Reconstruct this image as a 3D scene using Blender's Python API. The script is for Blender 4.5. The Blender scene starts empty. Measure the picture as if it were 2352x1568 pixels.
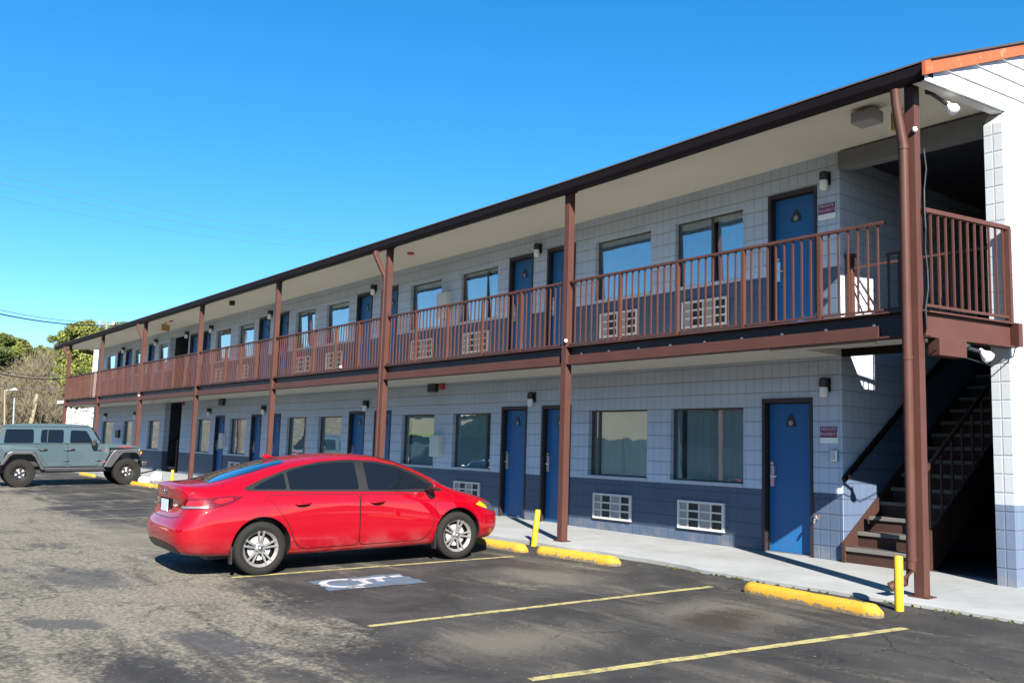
import bpy, bmesh, math, random
import numpy as np
from mathutils import Vector, Matrix
from mathutils.bvhtree import BVHTree
random.seed(7); rng = np.random.default_rng(7)
R = math.radians
scene = bpy.context.scene
COL = scene.collection

# ------------------------------------------------------------ camera, sky, sun, exposure
cam_d = bpy.data.cameras.new('camera'); cam = bpy.data.objects.new('camera', cam_d); COL.objects.link(cam)
cF = Vector((-0.78644757, 0.60620921, 0.11836642)); cR = Vector((0.61313278, 0.78937006, 0.03103397)); cU = Vector((0.07462183, -0.09698092, 0.9924849))
m = Matrix.Identity(4)
for i in range(3):
    m[i][0] = cR[i]; m[i][1] = cU[i]; m[i][2] = -cF[i]
m.translation = Vector((4.82974, -8.92606, 1.25986))
cam.matrix_world = m
cam_d.sensor_width = 36; cam_d.lens = 2100 / 2352 * 36; cam_d.clip_end = 3000; cam_d.clip_start = 0.05
scene.camera = cam

SUN_EL = R(32.0); SUN_DIR = Vector((0.894 * math.cos(SUN_EL), -0.447 * math.cos(SUN_EL), math.sin(SUN_EL)))
world = bpy.data.worlds.new("World"); scene.world = world; world.use_nodes = True
wn = world.node_tree; wn.nodes.clear()
sky = wn.nodes.new('ShaderNodeTexSky'); sky.sky_type = 'NISHITA'; sky.sun_disc = False
sky.sun_elevation = SUN_EL; sky.sun_rotation = math.atan2(SUN_DIR.x, SUN_DIR.y)
sky.air_density = 0.7; sky.dust_density = 0.0; sky.ozone_density = 2.5; sky.altitude = 200
hs = wn.nodes.new('ShaderNodeHueSaturation'); hs.inputs['Saturation'].default_value = 1.55; hs.inputs['Value'].default_value = 2.0; hs.inputs['Hue'].default_value = 0.498
bg = wn.nodes.new('ShaderNodeBackground'); bg.inputs['Strength'].default_value = 0.05
wo = wn.nodes.new('ShaderNodeOutputWorld')
gm = wn.nodes.new('ShaderNodeGamma'); gm.inputs[1].default_value = 0.76
wn.links.new(sky.outputs[0], gm.inputs[0]); wn.links.new(gm.outputs[0], hs.inputs['Color']); wn.links.new(hs.outputs[0], bg.inputs['Color']); wn.links.new(bg.outputs[0], wo.inputs[0])
sun_d = bpy.data.lights.new('sun', 'SUN'); sun_d.energy = 5.0; sun_d.angle = R(0.5); sun_d.color = (1.0, 0.95, 0.87)
sun = bpy.data.objects.new('sun', sun_d); COL.objects.link(sun)
sun.rotation_euler = (-SUN_DIR).to_track_quat('-Z', 'Y').to_euler()
scene.view_settings.view_transform = 'Standard'; scene.view_settings.look = 'None'
scene.view_settings.exposure = 1.85; scene.view_settings.gamma = 1.0
scene.render.engine = 'CYCLES'
scene.cycles.max_bounces = 6; scene.cycles.transparent_max_bounces = 8; scene.cycles.caustics_reflective = False; scene.cycles.caustics_refractive = False
scene.cycles.use_denoising = True

# ------------------------------------------------------------ materials
class NT:
    def __init__(s, name):
        s.m = bpy.data.materials.new(name); s.m.use_nodes = True; s.t = s.m.node_tree; s.t.nodes.clear()
        s.out = s.n('OutputMaterial')
    def n(s, typ, **kw):
        nd = s.t.nodes.new('ShaderNode' + typ)
        for k, v in kw.items(): setattr(nd, k, v)
        return nd
    def put(s, sock, v):
        if hasattr(v, 'is_output') or isinstance(v, bpy.types.NodeSocket): s.t.links.new(v, sock)
        else:
            if isinstance(v, tuple) and len(v) == 3 and sock.type == 'RGBA': v = (*v, 1)
            sock.default_value = v
    def math(s, op, a, b=0.0, c=None, clamp=False):
        nd = s.n('Math', operation=op); nd.use_clamp = clamp
        s.put(nd.inputs[0], a); s.put(nd.inputs[1], b)
        if c is not None: s.put(nd.inputs[2], c)
        return nd.outputs[0]
    def mix(s, f, a, b, blend='MIX'):
        nd = s.n('Mix', data_type='RGBA', blend_type=blend); s.put(nd.inputs[0], f); s.put(nd.inputs[6], a); s.put(nd.inputs[7], b); return nd.outputs[2]
    def rng(s, v, a, b, c=0.0, d=1.0):
        nd = s.n('MapRange', interpolation_type='SMOOTHSTEP'); s.put(nd.inputs[0], v)
        for i, q in enumerate((a, b, c, d)): nd.inputs[i + 1].default_value = q
        return nd.outputs[0]
    def noise(s, scale, vec=None, detail=4.0, rough=0.55, dist=0.0):
        nd = s.n('TexNoise'); nd.inputs['Scale'].default_value = scale; nd.inputs['Detail'].default_value = detail
        nd.inputs['Roughness'].default_value = rough; nd.inputs['Distortion'].default_value = dist
        if vec is not None: s.t.links.new(vec, nd.inputs['Vector'])
        return nd.outputs['Fac']
    def pos(s):
        return s.n('NewGeometry').outputs['Position']
    def obj(s):
        return s.n('TexCoord').outputs['Object']
    def bsdf(s, color, rough=0.5, metal=0.0, spec=0.5, coat=0.0, coat_rough=0.03, bump=None, bstr=0.3, bdist=0.01, trans=0.0):
        b = s.n('BsdfPrincipled'); s.put(b.inputs['Base Color'], color); s.put(b.inputs['Roughness'], rough); s.put(b.inputs['Metallic'], metal)
        b.inputs['Specular IOR Level'].default_value = spec; b.inputs['Coat Weight'].default_value = coat; b.inputs['Coat Roughness'].default_value = coat_rough; b.inputs['Coat IOR'].default_value = 1.62
        if bump is not None:
            bp = s.n('Bump'); bp.inputs['Strength'].default_value = bstr; bp.inputs['Distance'].default_value = bdist
            s.put(bp.inputs['Height'], bump); s.t.links.new(bp.outputs[0], b.inputs['Normal'])
        s.t.links.new(b.outputs[0], s.out.inputs[0]); return b

def simple(name, col, rough=0.5, metal=0.0, var=0.15, scale=6.0, bstr=0.1, spec=0.5, coat=0.0, world_space=True):
    t = NT(name); p = t.pos() if world_space else t.obj()
    f = t.noise(scale, p, 5, 0.6)
    c = t.mix(f, tuple(x * (1 - var) for x in col), tuple(min(1, x * (1 + var)) for x in col))
    fine = t.noise(scale * 14, p, 3)
    r = t.math('MULTIPLY_ADD', f, 0.16, rough - 0.08)
    t.bsdf(c, r, metal, spec, coat, bump=fine, bstr=bstr, bdist=0.004)
    return t.m

M = {}
def block_wall(name, light, dark, two_band=True, jamt=0.62, upper=2.70):
    t = NT(name); p = t.pos(); sp = t.n('SeparateXYZ'); t.t.links.new(p, sp.inputs[0])
    x, y, z = sp.outputs
    u = t.math('ADD', x, y)
    dz = t.math('PINGPONG', t.math('ADD', z, 0.03), 0.1)
    du = t.math('PINGPONG', u, 0.0735)
    h = t.rng(dz, 0.005, 0.013, 1, 0); v = t.rng(du, 0.004, 0.010, 0.62, 0)
    joint = t.math('MAXIMUM', h, v)
    n1 = t.noise(1.1, p, 5, 0.6); n2 = t.noise(30, p, 3, 0.6)
    # paint tone shift from block to block
    cell = t.n('TexWhiteNoise', noise_dimensions='2D'); cmb = t.n('CombineXYZ')
    t.t.links.new(t.math('FLOOR', t.math('DIVIDE', u, 0.294)), cmb.inputs[0]); t.t.links.new(t.math('FLOOR', t.math('DIVIDE', t.math('ADD', z, 0.03), 0.2)), cmb.inputs[1])
    t.t.links.new(cmb.outputs[0], cell.inputs[0])
    tone = t.math('ADD', t.math('MULTIPLY_ADD', n1, 0.22, 0.85), t.math('MULTIPLY', cell.outputs[0], 0.06))
    if two_band:
        low = t.math('LESS_THAN', z, 0.845)
        up = t.math('MULTIPLY', t.math('GREATER_THAN', z, upper), t.math('LESS_THAN', z, 3.80))
        band = t.math('MAXIMUM', low, up)
        c = t.mix(band, light, dark)
    else: c = t.mix(0.0, light, light)
    c = t.mix(1.0, c, tone, 'MULTIPLY')
    c = t.mix(t.math('MULTIPLY', joint, jamt), c, t.mix(0.5, c, (0.02, 0.025, 0.035)), 'MIX')
    # splash dirt near the ground
    dirt = t.math('MULTIPLY', t.rng(z, 0.02, 0.3, 1, 0), t.rng(t.noise(4, p, 5), 0.4, 0.7))
    c = t.mix(t.math('MULTIPLY', dirt, 0.35), c, (0.22, 0.20, 0.17))
    hgt = t.math('SUBTRACT', t.math('MULTIPLY', n2, 0.25), joint)
    t.bsdf(c, 0.6, 0, 0.35, bump=hgt, bstr=0.6, bdist=0.008)
    return t.m
M['block'] = block_wall('painted_block', (0.40, 0.465, 0.555), (0.055, 0.083, 0.130))
M['block_light'] = block_wall('light_block', (0.42, 0.465, 0.55), (0.42, 0.465, 0.55), False, 0.5)
M['block_navy'] = block_wall('navy_block', (0.068, 0.098, 0.155), (0.068, 0.098, 0.155), False)
M['block_white'] = block_wall('painted_block_pale', (0.33, 0.345, 0.36), (0.095, 0.125, 0.18), True, 0.4, 50.0)
M['dark_inner'] = simple('shade_dark_inner', (0.012, 0.014, 0.022), 0.8)  # near black puts the unlit interior's shade into the colour
M['brown'] = simple('brown_steel_paint', (0.062, 0.0265, 0.0205), 0.5, 0, 0.28, 2.2, 0.1, 0.16)
M['web'] = simple('shaded_web_brown', (0.026, 0.0145, 0.0145), 0.45, 0, 0.2, 3, 0.1, 0.3)  # beam brown darkened, shadow under the top flange put into the colour
M['brown_dark'] = simple('dark_brown_gutter', (0.0075, 0.005, 0.0055), 0.6, 0, 0.2, 3, 0.1, 0.12)
M['soffit'] = simple('beige_soffit', (0.56, 0.545, 0.48), 0.75, 0, 0.08, 0.8)
def door_paint():
    t = NT('blue_door_paint'); p = t.pos(); sp = t.n('SeparateXYZ'); t.t.links.new(p, sp.inputs[0]); z = t.math('FLOORED_MODULO', sp.outputs[2], 2.835)
    n1 = t.noise(2.2, p, 5, 0.65); mp = t.n('Mapping'); mp.inputs['Scale'].default_value = (9, 9, 2.0); t.t.links.new(p, mp.inputs[0]); n2 = t.noise(3, mp.outputs[0], 6, 0.7)
    c = t.mix(n1, (0.008, 0.080, 0.215), (0.012, 0.110, 0.285)); low = t.rng(z, 0.75, 0.05)
    c = t.mix(t.math('MULTIPLY', t.math('MULTIPLY', low, t.rng(n2, 0.48, 0.7)), 0.5), c, (0.06, 0.075, 0.095)); c = t.mix(t.math('MULTIPLY', t.rng(n2, 0.66, 0.75), 0.35), c, (0.05, 0.10, 0.17))
    t.bsdf(c, t.math('MULTIPLY_ADD', n2, 0.25, 0.32), 0, 0.4, bump=t.noise(40, p), bstr=0.08); return t.m
M['door_blue'] = door_paint()
M['frame_dark'] = simple('dark_door_frame', (0.022, 0.014, 0.016), 0.5)
M['alu_dark'] = simple('window_frame_grey', (0.060, 0.060, 0.055), 0.45, 0.3)
M['sill'] = simple('sill_paint', (0.36, 0.41, 0.47), 0.6)
M['steel'] = simple('brushed_steel', (0.62, 0.62, 0.60), 0.3, 0.9, 0.1)
M['black'] = simple('black_plastic', (0.012, 0.012, 0.014), 0.45, 0, 0.2)
M['cream'] = simple('cream_plastic', (0.52, 0.51, 0.47), 0.5, 0, 0.1)
M['grey_header'] = simple('grey_header_paint', (0.13, 0.14, 0.15), 0.7)
M['white'] = simple('white_paint', (0.78, 0.78, 0.76), 0.5, 0, 0.05)
M['frost'] = simple('frosted_globe', (0.72, 0.72, 0.74), 0.25, 0, 0.05)
M['red_box'] = simple('alarm_red', (0.40, 0.02, 0.025), 0.4)
M['tan_box'] = simple('exit_tan', (0.42, 0.24, 0.07), 0.5)
M['sign_purple'] = simple('sign_maroon', (0.12, 0.025, 0.07), 0.4)
M['sign_text'] = simple('sign_lettering', (0.52, 0.36, 0.46), 0.5)
M['exit_text'] = simple('exit_lettering', (0.20, 0.05, 0.02), 0.5)
M['tread'] = simple('lit_tread_edge', (0.105, 0.097, 0.085), 0.8, 0, 0.15, 5)  # paler colour stands for sunlight on the tread edges
M['stair_shaded'] = simple('shaded_stair_brown', (0.040, 0.020, 0.015), 0.55, 0, 0.25, 4, 0.1, 0.2)  # steel brown darkened, stairwell shade put into the colour
M['tread_shaded'] = simple('shaded_tread', (0.040, 0.030, 0.026), 0.8, 0, 0.2, 5)  # treads darkened with the shade of the stairwell
M['roof'] = simple('dark_shingle', (0.035, 0.030, 0.030), 0.85, 0, 0.3, 8, 0.4)
M['shade_grey'] = simple('grille_grey', (0.25, 0.24, 0.24), 0.6)

def siding():
    t = NT('white_siding'); p = t.pos()
    t.bsdf(t.mix(t.noise(2, p), (0.70, 0.70, 0.70), (0.80, 0.80, 0.79)), 0.45, bump=t.noise(40, p), bstr=0.05); return t.m
M['siding'] = siding()
def rust():
    t = NT('peeling_orange_fascia'); p = t.pos(); a = t.noise(7, p, 6, 0.65, 0.4); b = t.noise(2.2, p, 4)
    c = t.mix(t.rng(a, 0.58, 0.72), (0.30, 0.062, 0.018), (0.38, 0.17, 0.075)); c = t.mix(t.rng(b, 0.70, 0.80), c, (0.48, 0.38, 0.32))
    t.bsdf(c, 0.7, bump=a, bstr=0.3); return t.m
M['fascia'] = rust()
def glass_pane():
    t = NT('window_glass'); p = t.pos()
    fr = t.n('Fresnel'); fr.inputs['IOR'].default_value = 1.55
    f = t.math('MULTIPLY_ADD', fr.outputs[0], 1.7, 0.24, clamp=True)
    nb = t.noise(1.6, p, 2, 0.4); bp = t.n('Bump'); bp.inputs['Strength'].default_value = 0.05; bp.inputs['Distance'].default_value = 0.05
    t.put(bp.inputs['Height'], nb)
    g = t.n('BsdfGlossy'); g.inputs['Roughness'].default_value = 0.01; g.inputs['Color'].default_value = (0.86, 0.95, 1.0, 1); t.t.links.new(bp.outputs[0], g.inputs['Normal'])
    tr = t.n('BsdfTransparent'); tr.inputs['Color'].default_value = (0.92, 0.98, 1.0, 1)
    mx = t.n('MixShader'); t.put(mx.inputs[0], f); t.t.links.new(tr.outputs[0], mx.inputs[1]); t.t.links.new(g.outputs[0], mx.inputs[2]); t.t.links.new(mx.outputs[0], t.out.inputs[0]); return t.m
M['glass'] = glass_pane()
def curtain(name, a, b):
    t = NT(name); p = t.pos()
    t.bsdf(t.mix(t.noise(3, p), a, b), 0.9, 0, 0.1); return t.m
M['curtain'] = curtain('sage_curtain', (0.62, 0.78, 0.69), (0.78, 0.90, 0.82))
M['curtain_sky'] = curtain('sky_tinted_curtain', (0.50, 0.70, 0.90), (0.62, 0.80, 0.95))  # white sheers tinted blue, sky light and reflection put into the colour

def asphalt():
    t = NT('worn_asphalt'); p = t.pos(); sp = t.n('SeparateXYZ'); t.t.links.new(p, sp.inputs[0]); x, y, z = sp.outputs
    big = t.noise(0.28, p, 6, 0.62, 0.6); mid = t.noise(1.1, p, 6, 0.65, 0.5); fine = t.noise(26, p, 4, 0.7); grit = t.noise(150, p, 2, 0.7)
    # streaks that run along the lane (old sealcoat brushed along X)
    mp = t.n('Mapping'); mp.inputs['Scale'].default_value = (0.35, 1.6, 1); mp.inputs['Rotation'].default_value = (0, 0, R(-14)); t.t.links.new(p, mp.inputs[0])
    streak = t.noise(1.5, mp.outputs[0], 6, 0.62, 0.5)
    base = t.mix(t.rng(mid, 0.35, 0.7), (0.0165, 0.0155, 0.0150), (0.040, 0.0375, 0.0345))
    # worn area: drive lane where the sealcoat is gone
    lane = t.math('ADD', t.math('MULTIPLY', t.math('SUBTRACT', big, 0.5), 2.6), t.math('MULTIPLY', t.math('SUBTRACT', streak, 0.5), 2.4))
    lane = t.math('ADD', lane, t.rng(t.math('ADD', y, t.math('MULTIPLY', x, 0.05)), -4.5, -6.1, -0.50, 0.36))
    lane = t.math('ADD', lane, t.rng(x, 0.3, -3.2, -0.42, 0.12))
    lane = t.math('ADD', lane, t.math('ADD', t.math('MULTIPLY_ADD', fine, 0.9, -0.45), t.math('MULTIPLY_ADD', t.noise(7, p, 6, 0.7), 1.3, -0.65)))
    worn = t.rng(lane, -0.30, 0.55)
    tan = t.mix(t.rng(fine, 0.3, 0.7), (0.066, 0.060, 0.046), (0.220, 0.196, 0.148))
    c = t.mix(t.math('MULTIPLY', worn, 0.86), base, tan)
    c = t.mix(t.math('MULTIPLY', t.rng(streak, 0.50, 0.72), 0.65), c, t.mix(0.5, tan, c))
    # scuffed pale spots in the bays and oil stains
    def blob(cx, cy, rx, ry, rot, col, amt, cc, lo=0.35, hi=1.45):
        mm = t.n('Mapping', vector_type='TEXTURE'); mm.inputs['Location'].default_value = (cx, cy, 0); mm.inputs['Rotation'].default_value = (0, 0, R(rot)); mm.inputs['Scale'].default_value = (rx, ry, 50)
        t.t.links.new(p, mm.inputs[0]); ln = t.n('VectorMath', operation='LENGTH'); t.t.links.new(mm.outputs[0], ln.inputs[0])
        dd = t.math('ADD', ln.outputs['Value'], t.math('MULTIPLY_ADD', streak, 3.0, -1.5)); dd = t.math('ADD', dd, t.math('MULTIPLY_ADD', fine, 1.3, -0.65))
        return t.mix(t.math('MULTIPLY', t.rng(dd, lo, hi, 1, 0), amt), cc, col)
    c = blob(-0.75, -2.15, 0.62, 0.62, 20, (0.105, 0.093, 0.075), 0.85, c)
    c = blob(-0.62, -2.32, 0.36, 0.46, 30, (0.020, 0.014, 0.010), 0.92, c)
    c = blob(-1.0, -4.35, 0.55, 0.6, 0, (0.11, 0.098, 0.078), 0.75, c)
    c = blob(-3.3, -2.0, 0.7, 0.5, 0, (0.11, 0.097, 0.08), 0.75, c)
    c = blob(-4.2, -1.6, 0.5, 0.3, 0, (0.040, 0.028, 0.025), 0.6, c)
    c = blob(-3.75, -7.0, 0.42, 0.18, 35, (0.040, 0.039, 0.040), 0.75, c, 0.7, 1.1)
    c = blob(-6.2, -6.2, 1.0, 0.4, 10, (0.036, 0.035, 0.038), 0.7, c)
    c = blob(-2.4, -6.3, 0.7, 0.22, 20, (0.040, 0.039, 0.041), 0.75, c)
    c = blob(-9.5, -4.6, 2.2, 0.7, 0, (0.15, 0.135, 0.108), 0.6, c)
    # loose aggregate and cracks
    vo = t.n('TexVoronoi'); vo.inputs['Scale'].default_value = 42; t.t.links.new(p, vo.inputs['Vector'])
    sep = t.n('SeparateColor'); t.t.links.new(vo.outputs['Color'], sep.inputs[0])
    speck = t.math('MULTIPLY', t.math('GREATER_THAN', sep.outputs[0], 0.965), t.rng(vo.outputs['Distance'], 0.22, 0.42, 1, 0))
    c = t.mix(t.math('MULTIPLY', t.math('MULTIPLY', speck, 0.75), sep.outputs[1]), c, (0.22, 0.205, 0.18))
    vc = t.n('TexVoronoi', feature='DISTANCE_TO_EDGE'); vc.inputs['Scale'].default_value = 0.5
    wp = t.n('VectorMath', operation='ADD'); sc = t.n('VectorMath', operation='SCALE'); nz = t.n('TexNoise'); nz.inputs['Scale'].default_value = 1.4; nz.inputs['Detail'].default_value = 5
    t.t.links.new(p, nz.inputs['Vector']); t.t.links.new(nz.outputs['Color'], sc.inputs[0]); sc.inputs['Scale'].default_value = 1.3
    t.t.links.new(p, wp.inputs[0]); t.t.links.new(sc.outputs[0], wp.inputs[1]); t.t.links.new(wp.outputs[0], vc.inputs['Vector'])
    crack = t.math('MULTIPLY', t.rng(vc.outputs['Distance'], 0.003, 0.011, 1, 0), t.rng(big, 0.40, 0.55))
    c = t.mix(t.math('MULTIPLY', crack, 0.5), c, (0.012, 0.012, 0.013))
    c = t.mix(1.0, c, t.math('MULTIPLY_ADD', grit, 0.9, 0.55), 'MULTIPLY')
    hgt = t.math('ADD', t.math('MULTIPLY', grit, 0.7), t.math('ADD', t.math('MULTIPLY', fine, 0.6), t.math('MULTIPLY', crack, -1.5)))
    t.bsdf(c, 0.85, 0, 0.3, bump=hgt, bstr=0.7, bdist=0.008); return t.m
M['asphalt'] = asphalt()
def concrete(name, a, b):
    t = NT(name); p = t.pos(); n1 = t.noise(0.9, p, 6, 0.65); n2 = t.noise(35, p, 3)
    c = t.mix(t.rng(n1, 0.3, 0.7), a, b); sp = t.n('SeparateXYZ'); t.t.links.new(p, sp.inputs[0])
    j = t.rng(t.math('PINGPONG', sp.outputs[0], 0.9), 0.004, 0.009, 1, 0)
    edge = t.math('MULTIPLY', t.rng(sp.outputs[1], -0.05, -0.45), t.rng(t.noise(5, p, 5), 0.42, 0.68))
    c = t.mix(t.math('MULTIPLY', j, 0.4), c, (0.12, 0.115, 0.10)); c = t.mix(t.math('MULTIPLY', edge, 0.5), c, (0.20, 0.19, 0.16))
    st_ = t.math('MULTIPLY', t.rng(t.noise(2.3, p, 6, 0.7, 0.8), 0.56, 0.72), 0.35); c = t.mix(st_, c, (0.13, 0.125, 0.11))
    t.bsdf(c, 0.8, 0, 0.3, bump=t.math('SUBTRACT', n2, j), bstr=0.3, bdist=0.006); return t.m
M['walk'] = concrete('sidewalk_concrete', (0.190, 0.195, 0.192), (0.245, 0.250, 0.248))
def worn_paint(name, col, under=(0.06, 0.057, 0.05), amt=0.5, scale=9):
    t = NT(name); p = t.pos(); a = t.noise(scale, p, 6, 0.7); b = t.noise(60, p, 3)
    f = t.rng(t.math('ADD', t.math('MULTIPLY', a, 0.7), t.math('MULTIPLY', b, 0.3)), 0.5 - (0.5 - amt) * 0.5, 0.62, 0, 1)
    f = t.math('MULTIPLY', f, 0.8)
    t.bsdf(t.mix(f, col, under), 0.7, bump=b, bstr=0.3, bdist=0.004); return t.m
M['line_paint'] = worn_paint('worn_yellow_line', (0.312, 0.2613, 0.1014), amt=0.42)
M['faded_line'] = worn_paint('faded_line', (0.20, 0.185, 0.12), amt=0.2)
M['blue_paint'] = worn_paint('worn_blue_marking', (0.045, 0.125, 0.21), amt=0.0, scale=4)
M['white_mark'] = worn_paint('worn_white_marking', (0.3276, 0.3198, 0.3354), amt=0.5)
def stop_paint():
    t = NT('chipped_yellow_stop'); p = t.pos(); a = t.noise(5, p, 7, 0.72, 0.6); b = t.noise(26, p, 5, 0.7); sp = t.n('SeparateXYZ'); t.t.links.new(t.obj(), sp.inputs[0])
    low = t.rng(sp.outputs[2], 0.055, 0.0); chip = t.rng(t.math('ADD', t.math('MULTIPLY_ADD', b, 0.45, t.math('MULTIPLY', a, 0.55)), t.math('MULTIPLY', low, 0.12)), 0.555, 0.60)
    y = t.mix(a, (0.34, 0.18, 0.012), (0.47, 0.275, 0.028)); y = t.mix(t.math('MULTIPLY', t.rng(b, 0.5, 0.75), 0.5), y, (0.36, 0.26, 0.10))
    c = t.mix(chip, y, (0.13, 0.115, 0.095)); c = t.mix(t.math('MULTIPLY', low, 0.55), c, (0.10, 0.075, 0.045))
    t.bsdf(c, 0.8, 0, 0.2, bump=t.math('SUBTRACT', b, chip), bstr=0.5, bdist=0.006); return t.m
M['stop_yellow'] = stop_paint()
M['bollard_yellow'] = simple('yellow_bollard', (0.4836, 0.2808, 0.00312), 0.45, 0, 0.08)

def carpaint(name, col, metal=0.25, rough=0.32):
    t = NT(name); p = t.obj(); fl = t.noise(600, p, 1); d = t.noise(3.0, p, 5)
    sp = t.n('SeparateXYZ'); t.t.links.new(p, sp.inputs[0])
    c = t.mix(fl, tuple(x * 0.92 for x in col), tuple(min(1, x * 1.08) for x in col))
    dust = t.math('MULTIPLY', t.rng(sp.outputs[2], 0.5, 0.22), t.rng(d, 0.35, 0.7)); c = t.mix(t.math('MULTIPLY', dust, 0.16), c, (0.30, 0.24, 0.22))
    t.bsdf(c, rough, metal, 0.05, 0.85, 0.02); return t.m
M['red_paint'] = carpaint('red_car_paint', (0.200, 0.0002, 0.0055), 0.0, 0.4)
M['jeep_paint'] = carpaint('blue_grey_car_paint', (0.042, 0.063, 0.073), 0.0, 0.30)
M['blue_car'] = carpaint('blue_car_paint', (0.02, 0.12, 0.32))
M['white_car'] = carpaint('white_car_paint', (0.75, 0.75, 0.74), 0.0)
def car_glass(name, sp, ct):
    t = NT(name); b = t.bsdf((0.004, 0.006, 0.010), 0.02, 0, sp, ct, 0.01); return t.m
M['car_glass'] = car_glass('tinted_car_glass', 0.22, 0.0); M['rear_glass'] = car_glass('mirror_tint_glass', 1.0, 1.0)
M['trim_grey'] = simple('grey_window_trim', (0.010, 0.0098, 0.0095), 0.5, 0.0, 0.15, 6.0, 0.05, 0.25)
M['tyre'] = simple('tyre_rubber', (0.0125, 0.0118, 0.0105), 0.85, 0, 0.3, 12, 0.2, 0.15, world_space=False)
M['alloy'] = simple('alloy_wheel', (0.17, 0.165, 0.158), 0.38, 0.35, 0.1, 12, 0.03, 0.5, world_space=False)
M['alloy_black'] = simple('dark_machined_wheel', (0.10, 0.10, 0.10), 0.22, 0.8, 0.3, 25, 0.03, world_space=False)
M['alloy_dark'] = simple('wheel_pocket', (0.006, 0.0055, 0.005), 0.7, 0.0, 0.2, 6.0, 0.05, 0.1)
M['lens_red'] = simple('tail_lens', (0.085, 0.0008, 0.0015), 0.15, 0, 0.1, 30, 0.02, coat=1.0)
M['lens_glow'] = simple('red_lamp_element', (0.34, 0.006, 0.004), 0.12, 0, 0.15, 40, 0.02, coat=1.0)
M['lens_clear'] = simple('clear_lens', (0.15, 0.14, 0.14), 0.2, 0.2, 0.3, 30, 0.02, coat=1.0)
M['lens_amber'] = simple('amber_lens', (0.75, 0.22, 0.005), 0.15, 0, 0.1, coat=1.0)
M['lens_dark'] = simple('headlamp_smoke', (0.05, 0.055, 0.06), 0.08, 0.3, coat=1.0)
M['plate'] = simple('plate_pale', (0.4056, 0.4836, 0.546), 0.4)
M['chrome'] = simple('chrome', (0.75, 0.75, 0.75), 0.12, 1.0, 0.03)
M['decal_red'] = simple('red_decal', (0.28, 0.03, 0.04), 0.5)
M['flare'] = simple('grey_fender_plastic', (0.0312, 0.0312, 0.03432), 0.42, 0, 0.1)
M['bark'] = simple('bark', (0.1014, 0.078, 0.0585), 0.9, 0, 0.3, 5)
M['pale_bark'] = simple('pale_bark', (0.26, 0.21, 0.16), 0.9, 0, 0.3, 5)
M['twig'] = simple('bare_twig', (0.105, 0.087, 0.052), 0.9, 0, 0.3, 2)
M['pole_wood'] = simple('weathered_pole', (0.1872, 0.156, 0.1053), 0.9, 0, 0.2, 4)
M['wire'] = simple('black_cable', (0.015, 0.016, 0.05), 0.6)
M['wire_pale'] = simple('bare_conductor', (0.12, 0.13, 0.16), 0.7)
M['rock'] = simple('whitewashed_rock', (0.5304, 0.468, 0.4368), 0.9, 0, 0.2, 6, 0.4)
M['stone_white'] = simple('whitewashed_stone', (0.546, 0.5304, 0.4914), 0.85, 0, 0.15, 2.5, 0.3)
def leafmat(name, a, b):
    t = NT(name); oi = t.n('ObjectInfo'); g = t.n('NewGeometry'); p = t.pos()
    n = t.noise(0.7, p, 4, 0.6); rn = g.outputs['Random Per Island']
    c = t.mix(t.rng(n, 0.3, 0.7), a, b); c = t.mix(1.0, c, t.math('MULTIPLY_ADD', rn, 1.0, 0.45), 'MULTIPLY')
    t.bsdf(c, 0.7, 0, 0.2); return t.m
M['pine'] = leafmat('pine_needles', (0.07012, 0.09068, 0.02176), (0.1753, 0.1874, 0.03869))
M['pine_dark'] = leafmat('dark_needles', (0.04243, 0.0649, 0.02496), (0.09984, 0.1248, 0.03494))
M['scrub'] = leafmat('winter_scrub', (0.0624, 0.05148, 0.02964), (0.117, 0.0936, 0.0585))
M['olive_scrub'] = leafmat('olive_thicket', (0.072, 0.064, 0.030), (0.135, 0.115, 0.055))
M['weed'] = leafmat('kerb_weed', (0.0468, 0.0585, 0.0156), (0.117, 0.1092, 0.039))
def hillmat():
    t = NT('leaf_litter_slope'); p = t.pos(); n = t.noise(0.35, p, 6, 0.65); n2 = t.noise(2.5, p, 5)
    c = t.mix(t.rng(n, 0.35, 0.65), (0.085, 0.062, 0.04), (0.06, 0.054, 0.028)); c = t.mix(t.rng(n2, 0.5, 0.7), c, (0.26, 0.20, 0.14))
    t.bsdf(c, 0.95, bump=n2, bstr=0.6, bdist=0.1); return t.m
M['hill'] = hillmat()
M['wall_cream'] = simple('cream_stucco', (0.27, 0.235, 0.16), 0.8, 0, 0.2, 0.5)
M['wall_brown'] = simple('reflection_block_brown', (0.10, 0.075, 0.055), 0.85, 0, 0.25, 0.6)  # dull brown for the added block that the windows mirror
M['wall_lime'] = simple('lime_band', (0.22, 0.28, 0.05), 0.7)
M['wall_grey'] = simple('dark_storefront', (0.05, 0.07, 0.075), 0.3)

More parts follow.
